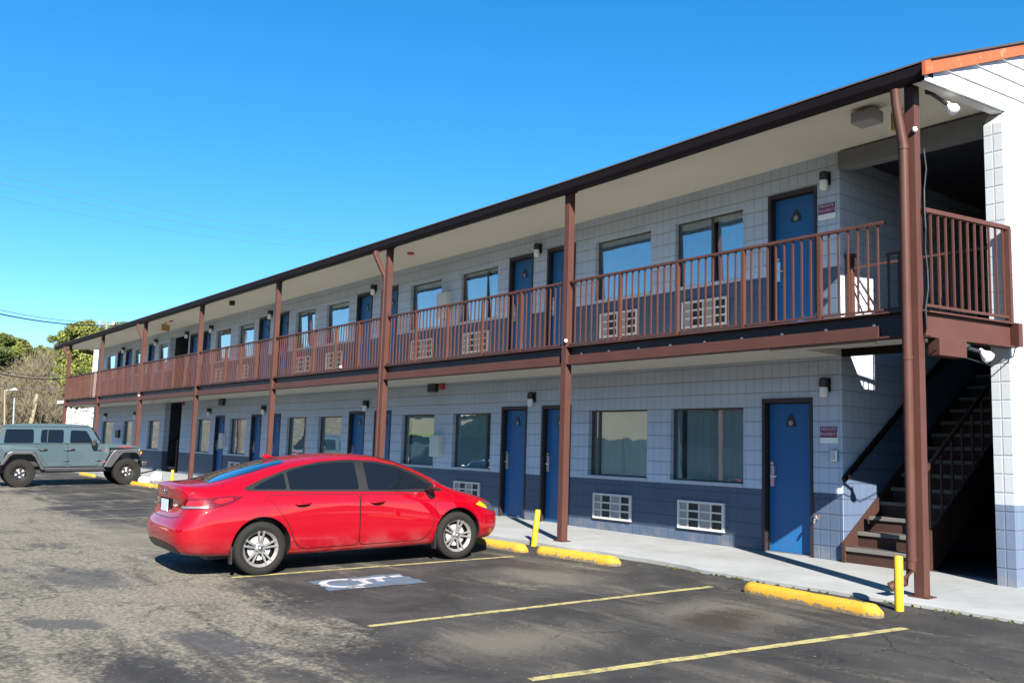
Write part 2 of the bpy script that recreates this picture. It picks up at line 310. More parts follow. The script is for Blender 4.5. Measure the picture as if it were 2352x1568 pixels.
# ------------------------------------------------------------ mesh building helpers
class MB:
    def __init__(s): s.v = []; s.f = []; s.mi = []; s.mat = 0
    def add(s, vs, fs):
        o = len(s.v); s.v += [tuple(v) for v in vs]; s.f += [tuple(i + o for i in f) for f in fs]; s.mi += [s.mat] * len(fs); return s
    def box(s, x0, x1, y0, y1, z0, z1):
        return s.add([(x0, y0, z0), (x1, y0, z0), (x1, y1, z0), (x0, y1, z0), (x0, y0, z1), (x1, y0, z1), (x1, y1, z1), (x0, y1, z1)],
                     [(0, 3, 2, 1), (4, 5, 6, 7), (0, 1, 5, 4), (1, 2, 6, 5), (2, 3, 7, 6), (3, 0, 4, 7)])
    def obox(s, a, b, w, h, up=(0, 0, 1)):      # beam from a to b, w across, h along up
        a = Vector(a); b = Vector(b); d = (b - a).normalized(); up = Vector(up); sx = d.cross(up).normalized(); uy = sx.cross(d).normalized()
        vs = []
        for q in (a, b):
            for i, j in ((-1, -1), (1, -1), (1, 1), (-1, 1)): vs.append(q + sx * (w / 2 * i) + uy * (h / 2 * j))
        return s.add(vs, [(0, 1, 2, 3)[::-1], (4, 5, 6, 7), (0, 1, 5, 4), (1, 2, 6, 5), (2, 3, 7, 6), (3, 0, 4, 7)])
    def prism(s, pts, axis, lo, hi):            # polygon extruded; axis 0/1/2, pts in the other two coordinates (in order)
        def mk(p, t): q = list(p); q.insert(axis, t); return tuple(q)
        n = len(pts); vs = [mk(p, lo) for p in pts] + [mk(p, hi) for p in pts]
        fs = [tuple(range(n))[::-1], tuple(range(n, 2 * n))] + [(i, (i + 1) % n, n + (i + 1) % n, n + i) for i in range(n)]
        return s.add(vs, fs)
    def tube(s, pts, r, n=8, r2=None, caps=True):
        pts = [Vector(p) for p in pts]; o = []; rs = r if isinstance(r, (list, tuple)) else [r + ((r2 if r2 is not None else r) - r) * i / max(1, len(pts) - 1) for i in range(len(pts))]
        for i, p in enumerate(pts):
            d = (pts[min(i + 1, len(pts) - 1)] - pts[max(i - 1, 0)]).normalized()
            ref = Vector((0, 0, 1)) if abs(d.z) < 0.95 else Vector((1, 0, 0))
            a = d.cross(ref).normalized(); b = a.cross(d)
            o += [p + (a * math.cos(2 * math.pi * k / n) + b * math.sin(2 * math.pi * k / n)) * rs[i] for k in range(n)]
        fs = [(i * n + k, i * n + (k + 1) % n, (i + 1) * n + (k + 1) % n, (i + 1) * n + k) for i in range(len(pts) - 1) for k in range(n)]
        if caps: fs += [tuple(range(n))[::-1], tuple(range((len(pts) - 1) * n, len(pts) * n))]
        return s.add(o, fs)
    def lathe(s, prof, n=24, axis='Z', c=(0, 0, 0), close=False):   # prof: (radius, height)
        o = []
        for r, h in prof:
            for k in range(n):
                a = 2 * math.pi * k / n; x, y = r * math.cos(a), r * math.sin(a)
                q = (x, y, h) if axis == 'Z' else ((x, h, y) if axis == 'Y' else (h, x, y)); o.append((q[0] + c[0], q[1] + c[1], q[2] + c[2]))
        m_ = len(prof); fs = [(i * n + k, i * n + (k + 1) % n, (i + 1) * n + (k + 1) % n, (i + 1) * n + k) for i in range(m_ - 1) for k in range(n)]
        if close: fs += [((m_ - 1) * n + k, (m_ - 1) * n + (k + 1) % n, (k + 1) % n, k) for k in range(n)]
        return s.add(o, fs)
    def build(s, name, mats, parent=None, smooth=False, bevel=0.0, loc=None, fix=True):
        me = bpy.data.meshes.new(name); me.from_pydata(s.v, [], s.f)
        for mm in (mats if isinstance(mats, (list, tuple)) else [mats]): me.materials.append(mm)
        if len(me.materials) > 1:
            me.polygons.foreach_set('material_index', s.mi)
        if fix:
            bm = bmesh.new(); bm.from_mesh(me); bmesh.ops.recalc_face_normals(bm, faces=bm.faces[:]); bm.to_mesh(me); bm.free()
        if smooth is not False:
            me.polygons.foreach_set('use_smooth', [True] * len(me.polygons))
            if smooth is not True: me.set_sharp_from_angle(angle=R(smooth))
        ob = bpy.data.objects.new(name, me); COL.objects.link(ob)
        if parent is not None: ob.parent = parent
        if loc: ob.location = loc
        if bevel:
            bv = ob.modifiers.new('bevel', 'BEVEL'); bv.width = bevel; bv.segments = 2; bv.limit_method = 'ANGLE'; bv.angle_limit = R(40)
        return ob
def tag(o, label=None, cat=None, group=None, kind=None):
    if label: o['label'] = label
    if cat: o['category'] = cat
    if group: o['group'] = group
    if kind: o['kind'] = kind
    return o
def thing(name, label, cat, loc=(0, 0, 0), rz=0.0, group=None):
    o = bpy.data.objects.new(name, None); COL.objects.link(o); o.location = loc; o.rotation_euler = (0, 0, rz); o.empty_display_size = 0.2
    return tag(o, label, cat, group)
def copy_tree(o, parent=None):
    c = o.copy(); COL.objects.link(c); c.parent = parent
    for ch in list(o.children): copy_tree(ch, c)
    return c
def text_mesh(body, size, depth=0.002, spacing=1.0, shear=0.0):
    cu = bpy.data.curves.new('lettering', 'FONT'); cu.body = body; cu.size = size; cu.extrude = depth; cu.align_x = 'CENTER'; cu.align_y = 'CENTER'; cu.space_character = spacing; cu.shear = shear; cu.offset = size * 0.012
    ob = bpy.data.objects.new('lettering', cu); COL.objects.link(ob)
    dg = bpy.context.evaluated_depsgraph_get(); me = bpy.data.meshes.new_from_object(ob.evaluated_get(dg)); bpy.data.objects.remove(ob); return me
def lot_z(x, y=-0.4): return -0.10 + 0.032 * (min(-0.4, max(-16.0, y)) + 0.4)
def walk_z(x, y): return -0.0045 * (x + 2) - 0.05 * max(0.0, min(1.0, (1.635 - y) / 2.0))
def zr(x):
    t = max(0.0, min(1.0, (x + 6.0) / 6.0)); return 0.055 * t * t * (3 - 2 * t)

# ------------------------------------------------------------ ground, walk, hill
def grid_sheet(name, xs, ys, zf, mat):
    vs = [(x, y, zf(x, y)) for y in ys for x in xs]; nx = len(xs)
    fs = [(j * nx + i, j * nx + i + 1, (j + 1) * nx + i + 1, (j + 1) * nx + i) for j in range(len(ys) - 1) for i in range(nx - 1)]
    b = MB().add(vs, fs); o = b.build(name, mat, smooth=True); o['kind'] = 'structure'; return o
def ground_z(x, y):
    return lot_z(x, y)
grid_sheet('parking_lot', [-900, -300, -120, -60, -50, -40, -30, -20, -10, 0, 10, 20, 30, 120, 500], [-600, -200, -80, -40, -16, -10, -5, -0.4, 10, 20, 60, 200, 600], ground_z, M['asphalt'])

def make_walk():
    b = MB(); xs = np.arange(-41, 6.01, 0.25); rows = []
    for x in xs:
        e = -0.36 + 0.03 * math.sin(x * 0.9) + 0.012 * math.sin(x * 5.1) + (0.0 if x > -2.6 or x < -4.6 else 0.10)
        rows.append([(x, e - 0.015, lot_z(x) - 0.20), (x, e, walk_z(x, e) - 0.012), (x, e + 0.025, walk_z(x, e)), (x, 0.5, walk_z(x, 0.5)), (x, 1.635, walk_z(x, 1.635)), (x, 1.86, walk_z(x, 1.635))])
    n = len(rows[0]); vs = [p for r_ in rows for p in r_]
    fs = [(i * n + j, (i + 1) * n + j, (i + 1) * n + j + 1, i * n + j + 1) for i in range(len(rows) - 1) for j in range(n - 1)]
    o = b.add(vs, fs).build('sidewalk', M['walk'], smooth=35); o['kind'] = 'structure'
make_walk()
def hill_z(x, y):
    d = max(0.0, -x - 62); return ground_z(x, y) + 0.02 + min(9.0, 0.0040 * d * d + 0.045 * d) * (1 + 0.12 * math.sin(y * 0.13))
hx = list(np.linspace(-400, -62, 40)); hy = list(np.linspace(-90, 220, 40))
grid_sheet('hillside', hx, hy, hill_z, M['hill'])

# painted markings on the lot
def stripe(name, a, b, w, mat, z=0.004, seg=26):
    a = Vector((*a, 0)); b2 = Vector((*b, 0)); d = (b2 - a).normalized(); s_ = Vector((-d.y, d.x, 0)); vs = []
    for i in range(seg + 1):
        p = a.lerp(b2, i / seg)
        for sg in (-1, 1):
            q = p + s_ * sg * (w / 2 + random.uniform(-0.007, 0.007)); vs.append((q.x, q.y, ground_z(q.x, q.y) + z))
    o = MB().add(vs, [(2 * i, 2 * i + 1, 2 * i + 3, 2 * i + 2) for i in range(seg)]).build(name, mat); o['kind'] = 'structure'; return o
for a, b, w in [((-2.15, -4.98), (-1.76, -1.04), 0.085), ((-0.03, -4.94), (0.60, -1.36), 0.09), ((-5.33, -4.95), (-4.88, -1.30), 0.085)] + [((x - 0.5, -5.3), (x, -1.35), 0.085) for x in (-7.7, -10.4, -12.95, -15.1, -17.6, -20.3, -22.9, -27.6)]:
    stripe('parking_line', a, b, w, M['line_paint'] if a[0] > -6 else M['faded_line'])

# accessible-bay marking: blue field with a white wheelchair figure
HC = [(-4.57, -4.38), (-3.89, -4.44), (-3.77, -3.35), (-4.51, -3.30)]
def hc_pt(u, v):
    a = Vector(HC[0]).lerp(Vector(HC[1]), u); b = Vector(HC[3]).lerp(Vector(HC[2]), u); q = a.lerp(b, v); return q
def flat(name, polys, z, mat):
    b = MB()
    for poly in polys:
        vs = [(*hc_pt(u, v), 0) for u, v in poly]; vs = [(x, y, ground_z(x, y) + z) for x, y, _ in vs]; b.add(vs, [tuple(range(len(vs)))])
    o = b.build(name, mat); o['kind'] = 'structure'; return o
edge = []
for u0, v0, u1, v1 in ((0, 0, 1, 0), (1, 0, 1, 1), (1, 1, 0, 1), (0, 1, 0, 0)):
    for k in range(9):
        t_ = k / 9; edge.append((u0 + (u1 - u0) * t_ + random.uniform(-.03, .03), v0 + (v1 - v0) * t_ + random.uniform(-.025, .025)))
flat('accessible_bay_field_marking', [edge], 0.004, M['blue_paint'])
def arc(cu, cv, ru, rv, a0, a1, w, n=16):
    o = []
    for i in range(n):
        t0 = R(a0 + (a1 - a0) * i / n); t1 = R(a0 + (a1 - a0) * (i + 1) / n)
        o.append([(cu + ru * math.cos(t0), cv + rv * math.sin(t0)), (cu + (ru - w) * math.cos(t0), cv + (rv - w * 0.6) * math.sin(t0)), (cu + (ru - w) * math.cos(t1), cv + (rv - w * 0.6) * math.sin(t1)), (cu + ru * math.cos(t1), cv + rv * math.sin(t1))])
    return o
polys = arc(0.47, 0.25, 0.42, 0.235, 140, 385, 0.13)
polys += [[(0.20, 0.40), (0.34, 0.40), (0.33, 0.78), (0.19, 0.78)], [(0.2, 0.82), (0.36, 0.82), (0.36, 0.95), (0.2, 0.95)],
          [(0.33, 0.62), (0.62, 0.58), (0.62, 0.66), (0.33, 0.70)], [(0.33, 0.44), (0.72, 0.42), (0.72, 0.50), (0.33, 0.52)],
          [(0.62, 0.44), (0.74, 0.44), (0.96, 0.20), (0.84, 0.17)], [(0.84, 0.17), (0.96, 0.20), (1.0, 0.34), (0.9, 0.34)]]
flat('accessible_bay_figure_marking', polys, 0.008, M['white_mark'])

# ------------------------------------------------------------ the motel
YW = 1.635
motel = thing('motel_building', 'long two-storey grey and navy block motel with brown balcony railings and posts', 'motel')
L_DOORS = [(-3.12, -2.31), (-7.92, -7.12), (-9.12, -8.34), (-14.03, -13.26), (-15.28, -14.48), (-20.05, -19.3), (-21.40, -20.64), (-24.38, -23.55)]
L_WIN = [(-4.82, -3.44), (-6.67, -5.31), (-10.77, -9.46), (-12.78, -11.47), (-16.95, -15.66), (-18.87, -17.62), (-23.12, -21.78), (-26.12, -24.85), (-31.58, -30.2), (-35.0, -33.7), (-38.4, -36.6)]
U_DOORS = [(-3.01, -2.22), (-7.88, -7.10), (-9.02, -8.28), (-13.97, -13.2), (-15.17, -14.38), (-19.85, -19.15), (-21.26, -20.44), (-26.05, -25.35), (-27.38, -26.62), (-32.25, -31.46), (-35.42, -34.55), (-36.69, -35.87)]
U_WIN = [(-4.76, -3.45), (-6.58, -5.28), (-10.67, -9.39), (-12.65, -11.39), (-16.82, -15.58), (-18.68, -17.49), (-22.9, -21.65), (-24.86, -23.54), (-30.95, -29.85), (-34.2, -33.35), (-38.47, -37.1)]
LREC = (-29.63, -27.76, -0.1, 2.62); UREC = (-29.64, -27.57, 2.84, 5.03)
def dz_l(x): return walk_z(x, YW)
holes = [(a, b, dz_l(a) - 0.2, 2.085, 'd') for a, b in L_DOORS] + [(a, b, 0.87, 1.975, 'w') for a, b in L_WIN] + [(a, b, 2.835, 4.955, 'd') for a, b in U_DOORS] + [(a, b, 3.82, 4.875, 'w') for a, b in U_WIN]
holes += [(*LREC, 'r'), (*UREC, 'r')]
def facade():
    xs = sorted(set([-39.9, -1.88] + [h[0] for h in holes] + [h[1] for h in holes])); zs = sorted(set([-0.3, 5.40] + [max(-0.3, h[2]) for h in holes] + [h[3] for h in holes]))
    b = MB(); T = 0.2
    def inside(x, z): return any(h[0] < x < h[1] and h[2] < z < h[3] for h in holes)
    for i in range(len(xs) - 1):
        run = None
        for j in range(len(zs) - 1):
            hole = inside((xs[i] + xs[i + 1]) / 2, (zs[j] + zs[j + 1]) / 2)
            if not hole: run = (run[0], zs[j + 1]) if run else (zs[j], zs[j + 1])
            if run and (hole or j == len(zs) - 2):
                b.add([(xs[i], YW, run[0]), (xs[i + 1], YW, run[0]), (xs[i + 1], YW, run[1]), (xs[i], YW, run[1])], [(0, 1, 2, 3)]); run = None
    for x0, x1, z0, z1, k in holes:
        z0 = max(z0, -0.3); Y1 = YW + T
        b.add([(x0, YW, z0), (x0, YW, z1), (x0, Y1, z1), (x0, Y1, z0)], [(0, 1, 2, 3)]); b.add([(x1, YW, z0), (x1, Y1, z0), (x1, Y1, z1), (x1, YW, z1)], [(0, 1, 2, 3)])
        b.add([(x0, YW, z1), (x1, YW, z1), (x1, Y1, z1), (x0, Y1, z1)], [(0, 1, 2, 3)]); b.add([(x0, YW, z0), (x0, Y1, z0), (x1, Y1, z0), (x1, YW, z0)], [(0, 1, 2, 3)])
    # return of the facade into the near stair recess
    b.build('front_wall', M['block'], motel, fix=False)
    MB().add([(-1.88, YW, -0.3), (-1.88, 8.0, -0.3), (-1.88, 8.0, 5.4), (-1.88, YW, 5.4)], [(0, 1, 2, 3)]).build('return_wall', M['block_light'], motel, fix=False)
facade()
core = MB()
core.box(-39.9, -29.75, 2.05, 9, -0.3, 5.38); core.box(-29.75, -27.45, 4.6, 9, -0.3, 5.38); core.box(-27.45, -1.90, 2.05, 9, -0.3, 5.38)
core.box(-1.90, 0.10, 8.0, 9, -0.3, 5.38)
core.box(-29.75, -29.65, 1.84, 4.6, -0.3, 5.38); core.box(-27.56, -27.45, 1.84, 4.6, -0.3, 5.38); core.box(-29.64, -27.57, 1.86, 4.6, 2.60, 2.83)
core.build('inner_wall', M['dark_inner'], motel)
# near end wall (pale, lower band grey blue), with chamfered head
ew = MB(); ew.prism([(1.42, -0.4), (1.42, 5.10), (1.60, 5.33), (9.0, 5.33), (9.0, -0.4)], 0, 0.10, 0.30)
ew.build('end_wall', M['block_white'], motel)
fw = MB(); fw.box(-40.05, -39.901, YW, 9, -0.3, 5.36); fw.build('far_end_wall', M['block'], motel)
# gable siding laps on the near end
def gable():
    b = MB(); slope = 0.392; y0 = -0.24; z0 = 5.15; x = 0.262
    def top(y): return 5.30 + slope * (y + 0.24)
    lap = 0.205; tilt = 0.075
    bot0 = lambda y: 5.125 + tilt * (y + 0.24) if y < 2.2 else 5.125 + tilt * 2.44
    for k in range(12):
        za = k * lap; yb = max(y0, y0 + (za - 0.12) / (slope - tilt)); yt = max(y0, y0 + (za + lap - 0.12) / (slope - tilt))
        ye = 5.3
        if yb > ye: break
        pts = []
        n = 14
        lo = [(yb + (ye - yb) * i / n) for i in range(n + 1)]
        bl = [(y, bot0(y) + za) for y in lo]; tl = [(y, min(bot0(y) + za + lap, top(y))) for y in lo]
        vs = []
        for (ya, zl), (_, zh) in zip(bl, tl):
            vs += [(x + 0.032, ya, zl), (x + 0.006, ya, zh), (x, ya, zl)]
        fs = []
        for i in range(n):
            fs += [(3 * i, 3 * i + 3, 3 * i + 4, 3 * i + 1), (3 * i, 3 * i + 2, 3 * i + 5, 3 * i + 3)]
        b.add(vs, fs)
    b.build('gable_siding', M['siding'], motel)
    g = MB(); g.prism([(-0.24, 5.12), (2.2, 5.29), (5.3, 5.31), (5.3, 7.45)], 0, 0.16, 0.258); g.build('gable_backing', M['siding'], motel)
    f = MB(); f.prism([(-0.30, 5.155), (-0.30, 5.30), (5.4, 5.30 + 0.392 * 5.70), (5.4, 5.155 + 0.392 * 5.70)], 0, 0.298, 0.335); f.build('gable_fascia', M['fascia'], motel)
gable()
def sweep_x(name, prof, mat, x0=-40.3, x1=0.29, step=1.5, bevel=0):      # profile in (y,z), swept along the building
    xs = list(np.arange(x0, -6, step)) + list(np.linspace(-6, x1, 9)); n = len(prof)
    vs = [(x, y, z + zr(x)) for x in xs for y, z in prof]
    fs = [(i * n + k, i * n + (k + 1) % n, (i + 1) * n + (k + 1) % n, (i + 1) * n + k) for i in range(len(xs) - 1) for k in range(n)]
    fs += [tuple(range(n)), tuple(range((len(xs) - 1) * n, len(xs) * n))]
    return MB().add(vs, fs).build(name, mat, motel)
sweep_x('gutter', [(-0.155, 5.135), (-0.18, 5.18), (-0.195, 5.265), (-0.18, 5.28), (-0.062, 5.285), (-0.062, 5.135)], M['brown_dark'])
sweep_x('soffit', [(-0.060, 5.185), (-0.060, 5.225), (1.9, 5.37), (1.9, 5.315)], M['soffit'], x1=0.15)
sweep_x('roof', [(-0.20, 5.288), (-0.19, 5.31), (5.4, 7.50), (10.5, 5.48), (10.5, 5.40), (5.4, 7.46)], M['roof'], x1=0.36)
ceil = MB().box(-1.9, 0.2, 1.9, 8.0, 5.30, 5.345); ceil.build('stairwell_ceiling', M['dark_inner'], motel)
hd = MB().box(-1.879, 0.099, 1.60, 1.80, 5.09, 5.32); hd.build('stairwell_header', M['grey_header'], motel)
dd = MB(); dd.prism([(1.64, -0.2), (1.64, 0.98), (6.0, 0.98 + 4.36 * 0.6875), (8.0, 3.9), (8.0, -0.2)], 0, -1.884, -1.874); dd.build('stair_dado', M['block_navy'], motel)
MB().box(0.084, 0.0995, 1.62, 8.0, -0.2, 5.30).build('shade_lining', M['dark_inner'], motel)  # added dark sheet that shades the inner face of the end wall
MB().box(-1.873, 0.083, 1.861, 7.999, -0.3, 0.006).build('stairwell_floor', M['dark_inner'], motel); MB().box(-29.64, -27.57, 1.861, 4.59, -0.3, 0.12).build('stairwell_floor', M['dark_inner'], motel)  # recess floors darkened, their shade is in the colour
# walkway slab, beams
slab = MB().box(-40.0, 0.05, 0.055, YW - 0.002, 2.70, 2.835); MB().box(-1.0, 0.0835, YW + 0.001, 7.999, 2.70, 2.832).build('stair_landing', M['dark_inner'], motel)
slab.build('walkway_slab', M['soffit'], motel)
und = MB().box(-40.0, -1.9, 0.14, YW - 0.004, 2.615, 2.698); und.build('walkway_soffit', M['soffit'], motel)
PX = [0.02, -5.41, -10.80, -16.14, -21.55, -27.05, -32.57, -37.95]
BOLT = simple('bolt_head', (0.16, 0.16, 0.17), 0.4, 0.6)
for i in range(7):
    xa, xb = PX[i + 1] + 0.058, PX[i] - 0.058
    b = MB().box(xa, xb, -0.055, 0.12, 2.806, 2.822).box(xa, xb, -0.055, 0.12, 2.548, 2.566)
    e_ = b.build('edge_beam', M['brown'], motel)
    MB().box(xa, xb, 0.025, 0.04, 2.567, 2.805).build('beam_web', M['web'], e_)
    MB().box(xa, xb - (0.36 if i == 0 else 0.10), -0.012, 0.004, 2.567, 2.688).build('beam_angle', M['brown'], e_)
for x in np.arange(-5.1, -0.3, 0.58):
    MB().lathe([(0.0, 0.010), (0.016, 0.010), (0.018, 0.024), (0.0, 0.024)][::-1], 8, 'Y', (x, 0.0, 2.70)).build('beam_bolt', BOLT, motel)
# end beam and end rail run from the corner post to the end wall
EA, EB = Vector((0.10, 0.02, 0)), Vector((0.345, 1.40, 0)); ed = (EB - EA).normalized(); en = Vector((ed.y, -ed.x, 0))
def epos(t, off, z): q = EA + ed * t + en * off; return (q.x, q.y, z)
EL = (EB - EA).length
eb = MB().obox(epos(0, 0, 2.665), epos(EL, 0, 2.665), 0.02, 0.24).obox(epos(0, 0.0, 2.795), epos(EL, 0.0, 2.795), 0.12, 0.018).obox(epos(0, 0.0, 2.54), epos(EL, 0.0, 2.54), 0.12, 0.018)
eb.obox(epos(EL - 0.05, 0.06, 2.665), epos(EL + 0.02, 0.06, 2.665), 0.10, 0.25)
eb.build('end_beam', M['brown'], motel)
jb = MB().obox(epos(0.10, 0.02, 2.44), epos(0.52, 0.02, 2.44), 0.14, 0.18); jb.build('junction_box', M['brown'], motel, bevel=0.006)

# posts with cap plates and downspouts
for i, x in enumerate(PX):
    w = 0.055; zt = 5.20 + zr(x)
    b = MB().box(x - w, x + w, -0.055, 0.055, walk_z(x, 0) - 0.03, zt)
    p_ = b.build('post', M['brown'], motel, bevel=0.004)
    k = MB().box(x - w - 0.03, x + w + 0.03, -0.075, 0.075, zt - 0.022, zt - 0.004); k.build('cap_plate', M['brown_dark'], p_)
    k = MB().box(x - w - 0.05, x + w + 0.05, -0.08, 0.08, walk_z(x, 0) - 0.02, walk_z(x, 0) + 0.014); k.build('base_plate', M['brown'], p_)
def spout(x, y, top_y, full=True, kick=False):
    z0 = walk_z(x, y) + 0.12; zt = 5.12 + zr(x)
    pts = [(x - 0.13, top_y, zt), (x - 0.12, top_y, zt - 0.1), (x, y, zt - 0.52), (x, y, zt - 0.6), (x, y, z0 + 0.1)]
    b = MB()
    for a, c in zip(pts[:-1], pts[1:]): b.obox(a, (Vector(c) + (Vector(c) - Vector(a)).normalized() * 0.012), 0.075, 0.095, up=(0, 1, 0) if abs(a[2] - c[2]) > 0.05 else (0, 0, 1))
    if kick:
        b.obox((x, y, z0 + 0.11), (x - 0.035, y - 0.06, z0), 0.075, 0.095, (0, 1, 0)); b.obox((x - 0.02, y - 0.04, z0 + 0.02), (x - 0.14, y - 0.2, z0 - 0.10), 0.075, 0.085, (0, 0, 1))
    for z in (4.3, 2.45, 1.2): b.obox((x - 0.045, y, z), (x + 0.045, y, z), 0.105, 0.03)
    b.build('downspout', M['brown'], motel, bevel=0.012)
spout(-10.80 - 0.10, -0.02, -0.19); spout(-27.05 - 0.10, -0.02, -0.19); spout(-37.95 - 0.10, -0.02, -0.19)
ds = MB(); xs0, ys0 = -0.022, -0.112
ds.tube([(-0.06, -0.19, 5.14), (-0.06, -0.17, 4.98), (xs0, ys0, 4.55), (xs0, ys0, 0.36), (xs0 - 0.005, ys0 - 0.005, 0.22), (xs0 - 0.05, ys0 - 0.05, 0.10), (xs0 - 0.15, ys0 - 0.15, 0.035)], 0.048, 14, caps=True)
for z in (4.5, 2.3, 0.30): ds.tube([(xs0, ys0, z), (xs0, ys0, z + 0.04)], 0.054, 14)
ds.build('downspout', M['brown'], motel, smooth=40)

# railings: one per bay
def railing(xa, xb, gap_right=False, idx=0):
    n = 5; z0, z1 = 2.85, 3.78; root = MB(); step = (xb - xa) / n
    root.obox((xa, 0.0, 3.795), (xb - (0.27 if gap_right else 0), 0.0, 3.795), 0.05, 0.036)
    top = root.build('railing', M['brown'], motel, bevel=0.006)
    b = MB(); b.obox((xa, 0, 2.855), (xb, 0, 2.855), 0.028, 0.024)
    if gap_right: b.obox((xb - 0.27, 0, 3.44), (xb, 0, 3.44), 0.03, 0.03)
    for k in range(n):
        for q in range(1, 9):
            x = xa + step * (k + q / 9)
            zt = 3.43 if gap_right and x > xb - 0.26 else 3.78
            b.box(x - 0.0095, x + 0.0095, -0.0095, 0.0095, 2.86, zt)
    b.build('balusters', M['brown'], top)
    for k in range(1, n):
        x = xa + step * k; MB().box(x - 0.024, x + 0.024, -0.024, 0.024, 2.822, 3.778).build('rail_post', M['brown'], top, bevel=0.003)
for i in range(7): railing(PX[i + 1] + 0.056, PX[i] - 0.056, i == 0, i)
er = MB().obox(epos(0.0, 0, 3.86), epos(EL, 0, 3.86), 0.05, 0.05); ert = er.build('end_railing', M['brown'], motel, bevel=0.006)
b = MB().obox(epos(0.0, 0, 2.865), epos(EL, 0, 2.865), 0.03, 0.026)
for k in range(1, 12):
    t_ = EL * k / 12; b.obox(epos(t_, 0, 2.87), epos(t_, 0, 3.84), 0.02, 0.02, (0, 1, 0))
b.build('balusters', M['brown'], ert); MB().obox(epos(EL - 0.03, 0, 2.80), epos(EL - 0.03, 0, 3.86), 0.06, 0.06, (0, 1, 0)).build('rail_post', M['brown'], ert)

# doors
def make_door(x0, x1, z0, z1):
    w = x1 - x0
    d = MB().box(x0 + 0.05, x1 - 0.045, YW + 0.085, YW + 0.125, z0 + 0.012, z1 - 0.065)
    door = d.build('door', M['door_blue'], motel, bevel=0.003)
    f = MB().box(x0 + 0.002, x0 + 0.05, YW - 0.012, YW + 0.19, z0, z1 - 0.002).box(x1 - 0.045, x1 - 0.002, YW - 0.012, YW + 0.19, z0, z1 - 0.002).box(x0 + 0.05, x1 - 0.045, YW - 0.012, YW + 0.19, z1 - 0.06, z1 - 0.002)
    f.build('door_frame', M['frame_dark'], door)
    MB().box(x0 + 0.052, x1 - 0.047, YW + 0.02, YW + 0.16, z0 - 0.02, z0 + 0.01).build('threshold', M['steel'], door)
    MB().box(x0 + 0.0505, x0 + 0.064, YW + 0.06, YW + 0.083, z0, z1 - 0.065).box(x0 + 0.05, x1 - 0.05, YW + 0.06, YW + 0.083, z1 - 0.073, z1 - 0.0605).build('weather_strip', M['trim_grey'], door)
    xl = x0 + 0.125; h = MB(); h.box(xl - 0.03, xl + 0.03, YW + 0.055, YW + 0.085, z0 + 0.88, z0 + 1.16); h.tube([(xl, YW + 0.06, z0 + 1.02), (xl, YW + 0.02, z0 + 1.02), (xl + 0.10, YW + 0.015, z0 + 1.015)], 0.011, 8); h.lathe([(0.026, 0.0), (0.026, 0.03), (0.0, 0.032)], 12, 'Y', (xl, YW + 0.05, z0 + 1.19))
    h.build('handle', M['steel'], door, smooth=40)
    xc = (x0 + x1) / 2 + 0.01; zc = z0 + 1.77
    pl = MB().prism([(xc - 0.075, zc - 0.075), (xc + 0.075, zc - 0.075), (xc + 0.075, zc - 0.02), (xc + 0.035, zc + 0.06), (xc + 0.015, zc + 0.09), (xc - 0.015, zc + 0.09), (xc - 0.035, zc + 0.06), (xc - 0.075, zc - 0.02)], 1, YW + 0.074, YW + 0.084)
    plq = pl.build('number_plaque', M['black'], door)
    pts = [(xc + 0.034 * math.sin(a), zc - 0.028 + 0.038 * math.cos(a)) for a in np.linspace(0, 2 * math.pi, 14)[:-1]]
    MB().prism(pts, 1, YW + 0.070, YW + 0.0735).build('emblem', M['shade_grey'], plq)
    return door
for a, c in L_DOORS: make_door(a, c, dz_l((a + c) / 2) + 0.005, 2.085)
for a, c in U_DOORS: make_door(a, c, 2.838, 4.955)

# windows
def make_window(x0, x1, z0, z1, mull, cmat, gap, side_gap=0.0, lean=0.0):
    y = YW + 0.075; fwid = 0.024
    f = MB().box(x0 + 0.001, x1 - 0.001, y, y + 0.05, z0 + 0.03, z0 + 0.03 + fwid).box(x0 + 0.001, x1 - 0.001, y, y + 0.05, z1 - fwid, z1 - 0.001).box(x0 + 0.001, x0 + fwid, y, y + 0.05, z0 + 0.03 + fwid, z1 - fwid).box(x1 - fwid, x1 - 0.001, y, y + 0.05, z0 + 0.03 + fwid, z1 - fwid)
    if mull: xm = x0 + (x1 - x0) * mull; f.box(xm - 0.022, xm + 0.022, y + 0.002, y + 0.048, z0 + 0.03 + fwid, z1 - fwid)
    win = f.build('window', M['alu_dark'], motel)
    xa, xb, za, zb = x0 + fwid - 0.004, x1 - fwid + 0.004, z0 + 0.03 + fwid - 0.004, z1 - fwid + 0.004; p = MB().add([(xa, y + 0.024 + lean, za), (xb, y + 0.024 + lean, za), (xb, y + 0.024 - lean, zb), (xa, y + 0.024 - lean, zb)], [(0, 1, 2, 3)]); p.build('pane', M['glass'], win, fix=False)
    s = MB().box(x0 + 0.002, x1 - 0.002, YW - 0.03, y + 0.03, z0 - 0.012, z0 + 0.028); s.build('sill', M['sill'], win, bevel=0.004)
    n = 90; vs = []; xa, xb = x0 + 0.02 + side_gap, x1 - 0.02
    for i in range(n + 1):
        t_ = i / n; x = xa + (xb - xa) * t_
        yy = y + 0.085 + 0.017 * math.sin(t_ * (xb - xa) * 46 + 1.3 * math.sin(t_ * 9)) + 0.008 * math.sin(t_ * 23)
        vs += [(x, yy, z0 + 0.02), (x, yy, z1 + 0.05)]
    fs = [(2 * i, 2 * i + 2, 2 * i + 3, 2 * i + 1) for i in range(n) if not (gap and gap[0] < i / n < gap[1])]
    MB().add(vs, fs).build('curtain', cmat, win, smooth=True, fix=False)
    return win
